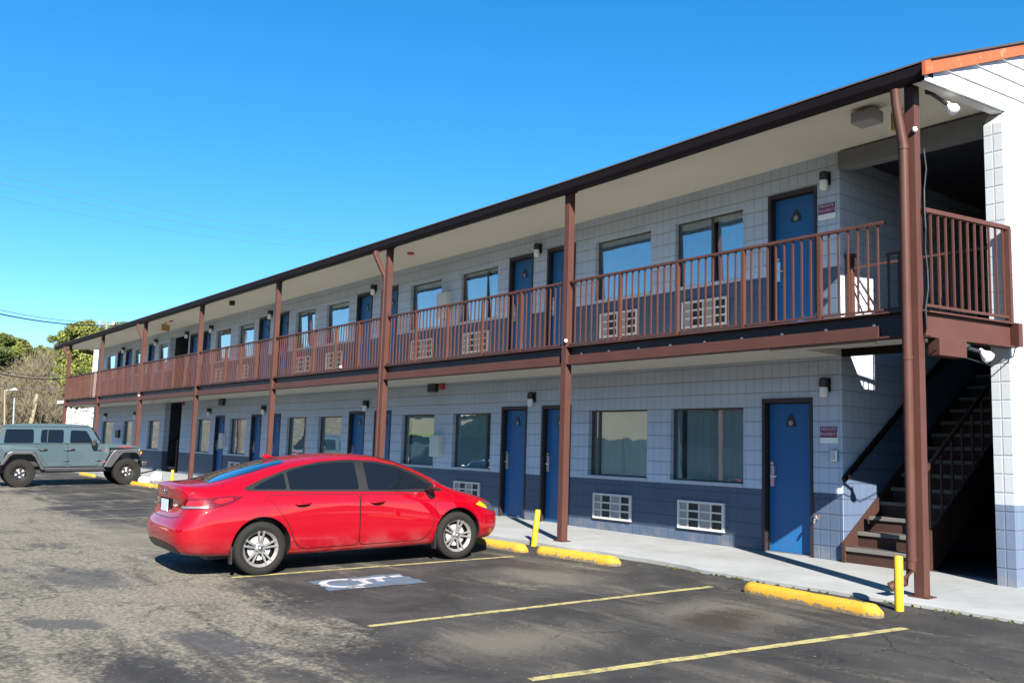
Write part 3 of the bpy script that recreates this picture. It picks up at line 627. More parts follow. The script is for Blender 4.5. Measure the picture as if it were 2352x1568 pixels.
for i, (a, c) in enumerate(L_WIN): make_window(a, c, 0.87, 1.975, 0.82 if i == 2 else (0.13 if i == 1 else None), M['curtain'], (0.06, 0.12) if i % 3 == 0 else None, 0.10 if i in (1, 4) else 0.0)
for i, (a, c) in enumerate(U_WIN): make_window(a, c, 3.82, 4.875, {0: 0.52, 2: 0.66}.get(i), M['curtain_sky'], (0.46, 0.55) if i == 0 else None, 0, 0.021 + 0.003 * (i % 3 - 1))

# through-wall air conditioners
def make_ac(x0, z0):
    x1 = x0 + 0.885; z1 = z0 + 0.415; y = YW - 0.035
    b = MB().box(x0, x1, y, YW + 0.01, z0, z0 + 0.035).box(x0, x1, y, YW + 0.01, z1 - 0.035, z1).box(x0, x0 + 0.04, y, YW + 0.01, z0 + 0.035, z1 - 0.035).box(x1 - 0.045, x1, y, YW + 0.01, z0 + 0.035, z1 - 0.035)
    ac = b.build('air_conditioner', M['cream'], motel, bevel=0.004)
    MB().box(x0 + 0.04, x1 - 0.045, YW - 0.006, YW + 0.004, z0 + 0.035, z1 - 0.035).build('coil_recess', M['black'], ac)
    g = MB(); xs_ = [x0 + 0.04, x0 + 0.20, x0 + 0.42, x0 + 0.64, x1 - 0.045]
    for zz in (z0 + 0.135, z0 + 0.255): g.box(x0 + 0.041, x1 - 0.046, y + 0.004, YW - 0.008, zz, zz + 0.025)
    for xx in xs_[1:4]: g.box(xx - 0.011, xx + 0.011, y + 0.002, YW - 0.0075, z0 + 0.036, z1 - 0.036)
    g.build('grille_bars', M['cream'], ac)
    MB().box(xs_[2] + 0.012, xs_[3] - 0.012, y + 0.012, YW - 0.0075, z0 + 0.036, z1 - 0.036).build('louvre_panel', M['shade_grey'], ac)
    pn = MB().box(xs_[0] + 0.001, xs_[1] - 0.012, y + 0.016, YW - 0.0075, z0 + 0.036, z1 - 0.036); pn.build('louvre_panel', M['shade_grey'], ac)
for a in (-4.64, -6.50, -10.62, -12.62, -16.8, -18.72, -22.95): make_ac(a, 0.185 + 0.6 * walk_z(a, YW))
for a in (-4.59, -6.42, -10.5, -12.5, -16.65, -18.5, -22.75, -24.7): make_ac(a, 3.19)

# wall lanterns
def make_lamp(x, z):
    b = MB().box(x - 0.055, x + 0.055, YW - 0.02, YW + 0.004, z - 0.05, z + 0.13); b.lathe([(0.045, 0.0), (0.06, 0.03), (0.055, 0.115), (0.02, 0.135), (0.0, 0.135)], 14, 'Z', (x, YW - 0.085, z)); b.box(x - 0.02, x + 0.02, YW - 0.08, YW - 0.01, z + 0.07, z + 0.10)
    l = b.build('wall_lamp', M['black'], motel, smooth=40)
    g = MB().lathe([(0.0, -0.13), (0.035, -0.128), (0.05, -0.11), (0.055, -0.03), (0.05, 0.004)], 14, 'Z', (x, YW - 0.085, z)); g.build('globe', M['frost'], l, smooth=40)
for x in (-2.09, -8.16, -14.37, -20.4, -24.85, -33.2, -37.7): make_lamp(x, 2.20)
for x in (-2.06, -8.10, -14.26, -20.35, -25.2, -27.62, -31.2, -35.65): make_lamp(x, 4.96)

# staircases
def staircase(x0, x1, y0, steps=14, mirror=False):
    rise, run = 0.187, 0.272; zb = walk_z(x0, YW)
    b = MB(); tr = MB(); ns = MB()
    for k in range(steps):
        y = y0 + run * k; z = zb + rise * k
        b.box(x0 + 0.05, x1 - 0.05, y, y + 0.02, z, z + rise - 0.045)
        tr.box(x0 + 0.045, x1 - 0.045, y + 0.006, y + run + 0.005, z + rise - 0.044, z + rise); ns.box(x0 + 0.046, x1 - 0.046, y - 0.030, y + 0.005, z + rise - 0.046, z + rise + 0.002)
    st = b.build('staircase', M['stair_shaded'], motel)
    tr.build('treads', M['tread_shaded'], st); ns.build('lit_nosing', M['tread'], st, bevel=0.004)  # pale strips painted as lit edges on shade-dark treads
    s = MB(); ye = y0 + run * steps; ze = zb + rise * steps
    prof = [(y0 - 0.04, zb - 0.02), (y0 - 0.04, zb + 0.24), (ye, ze + 0.24), (ye, ze - 0.10), (y0 + 0.35, zb - 0.02)]
    s.prism(prof, 0, x0 + 0.004, x0 + 0.045); s.prism(prof, 0, x1 - 0.045, x1 - 0.004); s.build('stringer', M['stair_shaded'], st)
    h = MB(); h.obox((x0 + 0.05, y0 - 0.05, zb + 1.02), (x0 + 0.05, ye, ze + 1.02), 0.045, 0.06, (0, 0, 1))
    h.build('wall_handrail', M['brown_dark'], st)
    g = MB(); g.obox((x1 - 0.03, y0 + 0.02, zb + 1.05), (x1 - 0.03, ye, ze + 1.0), 0.04, 0.045)
    for k in range(0, steps):
        y = y0 + 0.03 + run * k; g.box(x1 - 0.042, x1 - 0.018, y, y + 0.024, zb + rise * k + 0.1, zb + rise * k + 1.08)
    g.box(x1 - 0.065, x1 + 0.005, y0 - 0.05, y0 + 0.02, zb - 0.01, zb + 1.16)
    g.build('balustrade', M['stair_shaded'], st)
staircase(-1.872, -0.86, YW - 0.02)
staircase(-29.2, -28.2, YW + 0.12, 10)
# guard rail round the upper stair opening
g = MB(); g.box(-1.85, -1.775, 1.72, 1.80, 2.835, 3.92); g.obox((-1.87, 1.76, 3.935), (-1.74, 1.76, 3.935), 0.11, 0.03)
g.obox((-1.775, 1.76, 3.77), (0.08, 1.76, 3.77), 0.03, 0.03)
for k in range(5): x = -0.62 + k * 0.14; g.box(x - 0.010, x + 0.010, 1.75, 1.77, 2.84, 3.755)
g.build('stair_guard_rail', M['brown'], motel)
MB().tube([(-1.80, 1.90, 3.68), (-1.80, 2.9, 2.85)], 0.016, 8).build('dark_slant_tube', M['black'], motel, smooth=True)  # thin dark tube slanting down beside the recess wall
# sill plate at the stair opening edge
MB().box(-1.879, -1.001, 1.636, 1.70, 2.60, 2.832).build('stair_opening_beam', M['brown_dark'], motel)

# small fixtures fixed to the building
def alarm(x0, x1, z0, z1):
    MB().box(x0, x1, YW - 0.09, YW + 0.003, z0, z1).build('equipment_box', M['black'], motel, bevel=0.006)
alarm(-11.66, -11.36, 2.44, 2.61); alarm(-24.0, -23.62, 2.40, 2.61); alarm(-35.8, -35.35, 1.28, 1.6)
for x in (-11.18, -27.55): MB().box(x - 0.06, x + 0.06, YW - 0.06, YW + 0.003, 2.48, 2.60).build('fire_alarm', M['red_box'], motel, bevel=0.01)
MB().box(-11.46, -11.10, YW - 0.11, YW + 0.003, 1.09, 1.53).build('meter_cabinet', M['cream'], motel, bevel=0.012)
MB().box(-11.40, -11.02, YW - 0.12, YW + 0.003, 4.0, 4.53).build('meter_cabinet', M['cream'], motel, bevel=0.012)
MB().box(-23.72, -23.42, YW - 0.11, YW + 0.003, 1.04, 1.52).build('meter_cabinet', M['cream'], motel, bevel=0.012)
sp = MB().tube([(-2.25, YW, 0.50), (-2.25, YW - 0.07, 0.50), (-2.23, YW - 0.11, 0.46)], 0.014, 8); sp.lathe([(0.03, 0.0), (0.03, 0.012), (0, 0.012)], 10, 'Y', (-2.22, YW - 0.05, 0.54)); sp.build('spigot', M['steel'], motel, smooth=40)
MB().box(-2.03, -1.93, YW - 0.05, YW + 0.003, 1.25, 1.40).build('call_button', M['steel'], motel, bevel=0.015)
# conduit under the slab and tube light
MB().box(-1.95, -0.62, 0.22, 0.36, 2.545, 2.612).build('tube_light', M['cream'], motel, bevel=0.01)
MB().box(-29.6, -29.0, 0.9, 1.02, 2.56, 2.612).build('tube_light', M['white'], motel, bevel=0.01)
cb = MB()
pts = [(0.13 + 0.012 * math.sin(k * 2.1), 0.02 + 0.02 * math.sin(k * 1.3), 4.5 - k * 0.21) for k in range(10)]
cb.tube(pts, 0.008, 6); cb.tube([(0.16, 0.06, 2.42), (0.35, 0.9, 2.30), (0.36, 1.38, 2.44), (0.37, 1.45, 2.62)], 0.007, 6); cb.build('electric_cable', M['black'], motel)
for x, y, z in ((0.085, -0.07, 4.70), (-5.35, -0.07, 2.90), (-27.0, -0.07, 2.70), (-12.6, -0.03, 2.90)):
    MB().lathe([(0.0, -0.028), (0.018, -0.024), (0.026, 0.0), (0.018, 0.024), (0.0, 0.028)], 12, 'Z', (x, y, z)).build('marker_bulb', M['white'], motel, smooth=True)
def flood(name, base, target, two=False):
    bs = Vector(base); tg = Vector(target); b = MB(); b.tube([bs, bs + Vector((0, 0, -0.03))], 0.055, 12); b.tube([bs + Vector((0, 0, -0.03)), tg], 0.022, 10)
    l = b.build(name, M['black'], motel, smooth=40)
    d = (tg - bs).normalized() + Vector((0.5, -0.9, -0.5)); d.normalize()
    MB().tube([tg - d * 0.03, tg + d * 0.01, tg + d * 0.07, tg + d * 0.11, tg + d * 0.125], [0.028, 0.03, 0.062, 0.06, 0.03], 16).build('bulb', M['white'], l, smooth=50)
    return l
flood('flood_lamp', (0.12, 0.20, 5.19), (0.20, 0.42, 5.06))
flood('flood_lamp', epos(0.55, 0.04, 2.50), epos(0.74, 0.10, 2.43))
sb = MB().box(-0.86, -0.58, 0.26, 0.50, 5.09, 5.235); sb.build('ceiling_speaker', M['shade_grey'], motel, bevel=0.02)
MB().box(-0.60, -0.50, 0.68, 0.80, 5.06, 5.26).build('exit_light_back', M['tan_box'], motel)
for x, y in ((-11.1, 0.65), (-26.25, 0.57)): MB().lathe([(0.07, 5.232), (0.07, 5.20), (0.05, 5.185), (0.0, 5.185)], 14, 'Z', (x, y, 0)).build('smoke_detector', M['red_box'], motel, smooth=40)
MB().box(-20.33, -20.18, 0.32, 0.45, 5.08, 5.215).build('ceiling_speaker', M['black'], motel, bevel=0.02)

# ------------------------------------------------------------ signs
def private_sign(z, label):
    s = thing('notice_sign', label, 'sign', (-2.065, YW - 0.001, z))
    MB().box(-0.13, 0.13, -0.012, 0.0, -0.10, 0.115).build('sign_board', M['white'], s, bevel=0.003)
    MB().box(-0.127, 0.127, -0.0145, -0.0125, -0.03, 0.112).build('header_panel', M['sign_purple'], s)
    for body, zz, sz in (('PRIVATE', 0.075, 0.058), ('PROPERTY', 0.012, 0.055)):
        me = text_mesh(body, sz, 0.001, 1.02); me.materials.append(M['sign_text']); o = bpy.data.objects.new('lettering', me); COL.objects.link(o); o.parent = s; o.location = (0, -0.0165, zz); o.rotation_euler = (R(90), 0, 0)
    return s
private_sign(1.585, 'maroon and white PRIVATE PROPERTY sign beside the ground floor blue door')
private_sign(4.555, 'maroon and white PRIVATE PROPERTY sign beside the upper floor blue door')
ex = thing('exit_sign', 'small tan EXIT sign hanging under the balcony ceiling', 'sign', (-26.95, 0.62, 5.06), R(-52))
MB().box(-0.20, 0.20, -0.03, 0.03, -0.11, 0.10).build('sign_box', M['tan_box'], ex, bevel=0.01)
MB().tube([(0, 0, 0.10), (0, 0, 0.18)], 0.02, 8).build('bracket', M['tan_box'], ex)
me = text_mesh('EXIT', 0.17, 0.002, 1.0); me.materials.append(M['exit_text']); o = bpy.data.objects.new('lettering', me); COL.objects.link(o); o.parent = ex; o.location = (0, -0.034, 0); o.rotation_euler = (R(90), 0, 0)

# ------------------------------------------------------------ wheel stops, bollards, rocks
def wheel_stop(a, b, label, seed):
    a = Vector((*a, 0)); b = Vector((*b, 0)); L = (b - a).length; c = (a + b) / 2
    bm = bmesh.new(); n = 22; rr = random.Random(seed); prof = [(-0.085, 0), (-0.08, 0.06), (-0.05, 0.105), (0.0, 0.115), (0.05, 0.105), (0.08, 0.06), (0.085, 0)]; rows = []
    for i in range(n + 1):
        t = i / n; e = min(t, 1 - t) * L; k = 1.0 if e > 0.07 else 0.55 + 0.45 * math.sqrt(max(0, 1 - (1 - e / 0.07) ** 2))
        rows.append([bm.verts.new((-L / 2 + L * t, y * k + rr.uniform(-.003, .003), z * k + (rr.uniform(-.004, .003) if z > 0 else -0.01))) for y, z in prof])
    for i in range(n):
        for j in range(len(prof) - 1): bm.faces.new((rows[i][j], rows[i + 1][j], rows[i + 1][j + 1], rows[i][j + 1]))
    bm.faces.new(rows[0]); bm.faces.new(rows[-1][::-1]); bmesh.ops.recalc_face_normals(bm, faces=bm.faces[:])
    me = bpy.data.meshes.new('wheel_stop'); bm.to_mesh(me); bm.free(); me.materials.append(M['stop_yellow']); me.polygons.foreach_set('use_smooth', [True] * len(me.polygons)); me.set_sharp_from_angle(angle=R(50))
    o = bpy.data.objects.new('wheel_stop', me); COL.objects.link(o); o.location = (c.x, c.y, lot_z(c.x, c.y)); o.rotation_euler = (0, 0, math.atan2((b - a).y, (b - a).x))
    return tag(o, label, 'wheel stop', 'yellow concrete wheel stops')
wheel_stop((-1.36, -0.98), (0.24, -1.13), 'chipped yellow wheel stop in front of the brown stairs and corner post', 1)
wheel_stop((-4.90, -0.86), (-3.44, -0.78), 'yellow wheel stop beside the short post, between the red car and the blue door', 2)
wheel_stop((-6.7, -0.98), (-5.10, -0.92), 'yellow wheel stop in front of the nose of the red car', 3)
wheel_stop((-24.1, -0.87), (-22.3, -0.79), 'yellow wheel stop against the front tyre of the blue grey off-roader', 4)
wheel_stop((-22.1, -0.78), (-20.5, -0.74), 'yellow wheel stop just right of the rocks, half behind the red car', 5)
wheel_stop((-31.2, -0.70), (-29.2, -0.70), 'yellow wheel stop seen underneath the blue grey off-roader', 6)
def bollard(x, y, h, lean, label):
    o = MB().lathe([(0.0, -0.05), (0.041, -0.05), (0.041, h - 0.018), (0.034, h), (0.0, h + 0.006)], 20).build('bollard', M['bollard_yellow'], smooth=40)
    o.location = (x, y, lot_z(x, y)); o.rotation_euler = lean; return tag(o, label, 'bollard', 'short yellow bollards along the walk')
bollard(0.15, -0.66, 0.50, (0, 0, 0), 'short yellow steel bollard by the corner downspout')
bollard(-5.62, -0.36, 0.52, (R(-4), R(4), 0), 'leaning yellow steel bollard right of the nose of the red car')
bollard(-21.75, -0.45, 0.52, (0, R(2), 0), 'far yellow bollard between the red car boot and the rocks')
def rock(loc, sx, sy, sz, seed, label, mat='rock', name='rock'):
    bm = bmesh.new(); bmesh.ops.create_icosphere(bm, subdivisions=3, radius=1); r_ = np.random.default_rng(seed); dirs = r_.normal(size=(14, 3)); dirs /= np.linalg.norm(dirs, axis=1)[:, None]; lim = r_.uniform(0.72, 0.95, 14)
    for v in bm.verts:
        p = np.array(v.co); s = 1.0
        for d, l in zip(dirs, lim):
            q = p @ d
            if q > l: s = min(s, l / q)
        v.co = Vector(p * s * np.array((sx, sy, sz)))
    me = bpy.data.meshes.new(name); bm.to_mesh(me); bm.free(); me.materials.append(M[mat]); me.polygons.foreach_set('use_smooth', [True] * len(me.polygons)); me.set_sharp_from_angle(angle=R(30))
    o = bpy.data.objects.new(name, me); COL.objects.link(o); o.location = loc; return tag(o, label, 'rock', 'whitewashed rocks by the kerb')
rock((-24.15, -0.50, 0.02), 0.17, 0.19, 0.15, 3, 'lower whitewashed rock touching the off-roader tyre')
rock((-23.75, -0.26, 0.11), 0.20, 0.20, 0.19, 5, 'rounder whitewashed rock right of the lower one')
# rough whitewashed stone wall beyond the far end of the walkway
def stone_wall():
    t = thing('stone_wall', 'sunlit whitewashed rough stone wall under the far end of the balcony', 'wall', (-46.0, 0, 0))
    b = MB(); ny, nz = 20, 30; y0, y1, z0, z1 = 1.70, 3.3, 0.0, 2.74; vs = []
    for j in range(nz + 1):
        for i in range(ny + 1):
            y = y0 + (y1 - y0) * i / ny; z = z0 + (z1 - z0) * j / nz
            x = 0.12 * math.sin(y * 6 + math.floor(z / 0.32) * 2.1) * (0.5 + 0.5 * math.sin(z * 20)) + random.uniform(-.03, .03)
            edge_ = 0.06 * math.sin(z * 9) + random.uniform(-.03, .03) if i in (0, ny) else 0
            vs.append((x, y + edge_, z + (random.uniform(-.1, .05) if j == nz else 0)))
    fs = [(j * (ny + 1) + i, j * (ny + 1) + i + 1, (j + 1) * (ny + 1) + i + 1, (j + 1) * (ny + 1) + i) for j in range(nz) for i in range(ny)]
    b.add(vs, fs); b.build('wall_face', M['stone_white'], t); MB().box(-0.9, -0.2, 1.78, 3.25, -0.2, 2.6).build('wall_core', M['stone_white'], t); MB().box(-0.7, -0.05, 2.95, 3.34, -0.2, 6.1).build('chimney', M['stone_white'], t, bevel=0.03)
stone_wall()

# ------------------------------------------------------------ cars
def smooth_body(rows, levels=3):
    """rows: list of half sections (points from underside to roof centre); closed, mirrored cage, subdivided."""
    n = len(rows[0]); bm = bmesh.new(); rt = []; lf = []
    for r_ in rows:
        a = [bm.verts.new((x, -y, z)) for x, y, z in r_]; b = [a[k] if abs(r_[k][1]) < 1e-6 else bm.verts.new((r_[k][0], r_[k][1], r_[k][2])) for k in range(n)]
        rt.append(a); lf.append(b)
    for i in range(len(rows) - 1):
        for k in range(n - 1):
            bm.faces.new((rt[i][k], rt[i + 1][k], rt[i + 1][k + 1], rt[i][k + 1])); bm.faces.new((lf[i][k], lf[i][k + 1], lf[i + 1][k + 1], lf[i + 1][k]))
        bm.faces.new((rt[i][0], lf[i][0], lf[i + 1][0], rt[i + 1][0]))
    for e in (0, -1):
        for k in range(n - 1):
            vs = [rt[e][k], rt[e][k + 1], lf[e][k + 1], lf[e][k]]
            if vs[1] is vs[2]: vs = [vs[0], vs[1], vs[3]]
            bm.faces.new(vs)
    cr = bm.edges.layers.float.new('crease_edge'); wts = {2: 0.75, 4: 0.85, 5: 0.35}
    for i in range(len(rows) - 1):
        for k, w_ in wts.items():
            if i == 0 and k == 5: continue
            for L_ in (rt, lf):
                e = bm.edges.get((L_[i][k], L_[i + 1][k]))
                if e: e[cr] = w_ * (0.5 if i == 0 else 1.0)
    bmesh.ops.recalc_face_normals(bm, faces=bm.faces[:])
    me = bpy.data.meshes.new('cage'); bm.to_mesh(me); bm.free()
    ob = bpy.data.objects.new('cage', me); COL.objects.link(ob); sub = ob.modifiers.new('s', 'SUBSURF'); sub.levels = levels; sub.render_levels = levels
    dg = bpy.context.evaluated_depsgraph_get(); out = bpy.data.meshes.new_from_object(ob.evaluated_get(dg)); bpy.data.objects.remove(ob); bpy.data.meshes.remove(me); return out
class Skin:
    def __init__(s, me):
        s.me = me; s.vs = [v.co.copy() for v in me.vertices]; s.ns = [v.normal.copy() for v in me.vertices]; s.ps = [tuple(p.vertices) for p in me.polygons]
        s.bvh = BVHTree.FromPolygons(s.vs, s.ps)
    def hit(s, o, d):
        loc, nor, idx, dist = s.bvh.ray_cast(o, d)
        if loc is None: return None, None
        acc = Vector(); 
        for vi in s.ps[idx]: acc += s.ns[vi] / (1e-5 + (s.vs[vi] - loc).length ** 2)
        return loc, acc.normalized()
    def panel(s, name, poly, frame, off, mat, parent, h=0.04, thick=0.0):
        """poly in (u,v) of frame=(origin,u,v,dir): dropped along dir onto the skin, lifted by off."""
        O, U, V, D = [Vector(q) for q in frame]; bm = bmesh.new(); f = bm.faces.new([bm.verts.new((u, v, 0)) for u, v in poly])
        us = [p[0] for p in poly]; vs_ = [p[1] for p in poly]
        for a, (lo, hi) in enumerate(((min(us), max(us)), (min(vs_), max(vs_)))):
            k = math.floor(lo / h) + 1
            while k * h < hi:
                nrm = Vector((1, 0, 0)) if a == 0 else Vector((0, 1, 0)); bmesh.ops.bisect_plane(bm, geom=bm.verts[:] + bm.edges[:] + bm.faces[:], plane_co=nrm * (k * h), plane_no=nrm); k += 1
        bmesh.ops.triangulate(bm, faces=[f for f in bm.faces if len(f.verts) > 4])
        bm.verts.index_update(); nor = {}; dead = []
        for v in bm.verts:
            loc, nn = s.hit(O + U * v.co.x + V * v.co.y, D)
            if loc is None: dead.append(v); nor[v] = -D; continue
            v.co = loc + nn * off; nor[v] = nn
        if dead: bmesh.ops.delete(bm, geom=dead, context='VERTS')
        for f in bm.faces:
            f.normal_update(); f.smooth = True
            if f.normal.dot(-D) < 0: f.normal_flip()
        bm.verts.index_update(); ordered = [nor[v] for v in bm.verts]
        me = bpy.data.meshes.new(name); bm.to_mesh(me); bm.free(); me.materials.append(mat)
        if len(me.vertices): me.normals_split_custom_set_from_vertices([tuple(q) for q in ordered])
        ob = bpy.data.objects.new(name, me); COL.objects.link(ob); ob.parent = parent; return ob
def side(sign): return ((0, sign * 3, 0), (1, 0, 0), (0, 0, 1), (0, -sign, 0))
def ribbon(pts, w):
    pts = [Vector((*p, 0)) for p in pts]; L = []; Rr = []
    for i, p in enumerate(pts):
        d = (pts[min(i + 1, len(pts) - 1)] - pts[max(i - 1, 0)]).normalized(); q = Vector((-d.y, d.x, 0)) * w / 2; L.append((p + q)[:2]); Rr.append((p - q)[:2])
    return L + Rr[::-1]
def rounded(poly, r, n=4):
    out = []; N = len(poly)
    for i in range(N):
        p = Vector(poly[i]); a = Vector(poly[i - 1]); b = Vector(poly[(i + 1) % N]); da = (a - p); db = (b - p); rr = min(r, da.length * .45, db.length * .45)
        s = p + da.normalized() * rr; e = p + db.normalized() * rr
        for k in range(n + 1):
            t = k / n; q = s * (1 - t) ** 2 + p * 2 * t * (1 - t) + e * t * t; out.append((q.x, q.y))
    return out
def with_arches(me, cyls, mats):
    """cut wheel wells: cyls = (x, z, r, y0, y1)"""
    ob = bpy.data.objects.new('tmp_body', me); COL.objects.link(ob); tmp = [ob]
    me.materials.clear()
    for q in mats: me.materials.append(q)
    for x, z, r, y0, y1 in cyls:
        c = MB().lathe([(0, y0), (r, y0), (r, y1), (0, y1)], 40, 'Y', (x, 0, z)); bmc = bmesh.new(); 
        cme = bpy.data.meshes.new('cut'); cme.from_pydata(c.v, [], c.f); bmc.from_mesh(cme); bmesh.ops.remove_doubles(bmc, verts=bmc.verts[:], dist=1e-5); bmesh.ops.recalc_face_normals(bmc, faces=bmc.faces[:]); bmc.to_mesh(cme); bmc.free()
        for q in mats: cme.materials.append(q)
        cme.polygons.foreach_set('material_index', [1] * len(cme.polygons))
        co = bpy.data.objects.new('tmp_cut', cme); COL.objects.link(co); tmp.append(co)
        bo = ob.modifiers.new('b', 'BOOLEAN'); bo.operation = 'DIFFERENCE'; bo.solver = 'EXACT'; bo.object = co
    dg = bpy.context.evaluated_depsgraph_get(); out = bpy.data.meshes.new_from_object(ob.evaluated_get(dg))
    for q in tmp: bpy.data.objects.remove(q)
    out.polygons.foreach_set('use_smooth', [True] * len(out.polygons)); out.set_sharp_from_angle(angle=R(42)); return out

def make_wheel(parent, x, y, z, r, rim_r, width, outer, style, tread_depth=0.0, turn=0.0, spin=0.0, rim_mat='alloy'):
    """outer: +1 left side, -1 right side (sign of y)."""
    w = width / 2; s = 0.02
    t = MB().lathe([(rim_r - 0.012, -w * 0.86), (rim_r + 0.02, -w * 0.98), (r - 0.055, -w), (r - 0.016, -w * 0.90), (r, -w * 0.70), (r, w * 0.70), (r - 0.016, w * 0.90), (r - 0.055, w), (rim_r + 0.02, w * 0.98), (rim_r - 0.012, w * 0.86)], 56, 'Y', close=True)
    if tread_depth:
        for k in range(34):
            a = 2 * math.pi * k / 34
            for sy in (-1, 1):
                ca, sa = math.cos(a), math.sin(a); p0 = Vector(((r - 0.006) * ca, sy * w * 0.45, (r - 0.006) * sa)); p1 = Vector(((r - 0.02) * ca, sy * w * 1.0, (r - 0.02) * sa))
                t.obox(p0, p1, 0.036, 0.03, (ca, 0, sa))
    wheel = t.build('wheel', M['tyre'], parent, smooth=38, loc=(x, y, z)); wheel.rotation_euler = (0, spin, turn)
    o = outer; f = w * 0.80 * o
    b = MB(); b.lathe([(rim_r - 0.005, -w * 0.8), (rim_r - 0.045, -w * 0.5), (rim_r - 0.04, f - 0.06 * o), (rim_r - 0.012, f), (rim_r - 0.004, f + 0.006 * o), (rim_r + 0.004, f - 0.004 * o)], 48, 'Y')
    b.lathe([(0.0, f - 0.012 * o), (0.034, f - 0.014 * o), (0.062, f - 0.028 * o), (0.075, f - 0.075 * o)], 24, 'Y')
    for k in range(5):
        a0 = 2 * math.pi * k / 5 + math.pi / 2
        for da in ((-0.20, 0.20) if style == 'twin' else (-0.16, 0.16)):
            a1 = a0 + da * (0.85 if style == 'twin' else 1.15); a00 = a0 + da * 0.9
            p0 = Vector((0.055 * math.cos(a00), f - 0.03 * o, 0.055 * math.sin(a00))); p1 = Vector(((rim_r - 0.012) * math.cos(a1), f - 0.010 * o, (rim_r - 0.012) * math.sin(a1)))
            d = (p1 - p0); tn = Vector((-math.sin(a0), 0, math.cos(a0))); wd0, wd1 = (0.014, 0.024) if style == 'twin' else (0.012, 0.018)
            if style == 'twin': wd0, wd1 = 0.0125, 0.0155
            vs = []
            for p, wd in ((p0, wd0), (p1, wd1)):
                vs += [p + tn * wd + Vector((0, -0.006 * o, 0)), p + tn * wd * 0.7 + Vector((0, 0.006 * o, 0)), p - tn * wd * 0.7 + Vector((0, 0.006 * o, 0)), p - tn * wd + Vector((0, -0.006 * o, 0)), p + Vector((0, -0.045 * o, 0))]
            n = 5; b.add(vs, [(i, (i + 1) % n, n + (i + 1) % n, n + i) for i in range(n)])
        a = a0 + math.pi / 5; b.lathe([(0.0, f + 0.002 * o), (0.0105, f - 0.001 * o), (0.0105, f - 0.03 * o)], 8, 'Y', (0.048 * math.cos(a), 0, 0.048 * math.sin(a)))
    b.build('rim', M[rim_mat], wheel, smooth=35)
    MB().lathe([(0.0, f - 0.085 * o), (rim_r - 0.05, f - 0.085 * o), (rim_r - 0.044, f - 0.11 * o)], 40, 'Y').build('wheel_pocket', M['alloy_dark'], wheel)
    MB().lathe([(0.0, f - 0.062 * o), (rim_r * 0.62, f - 0.062 * o), (rim_r * 0.62, f - 0.08 * o)], 32, 'Y').build('brake_disc', M['shade_grey'], wheel)
    MB().lathe([(0.0, f + 0.001 * o), (0.026, f - 0.002 * o), (0.029, f - 0.014 * o)], 18, 'Y').build('hub_cap', M['chrome'], wheel, smooth=True)
    return wheel

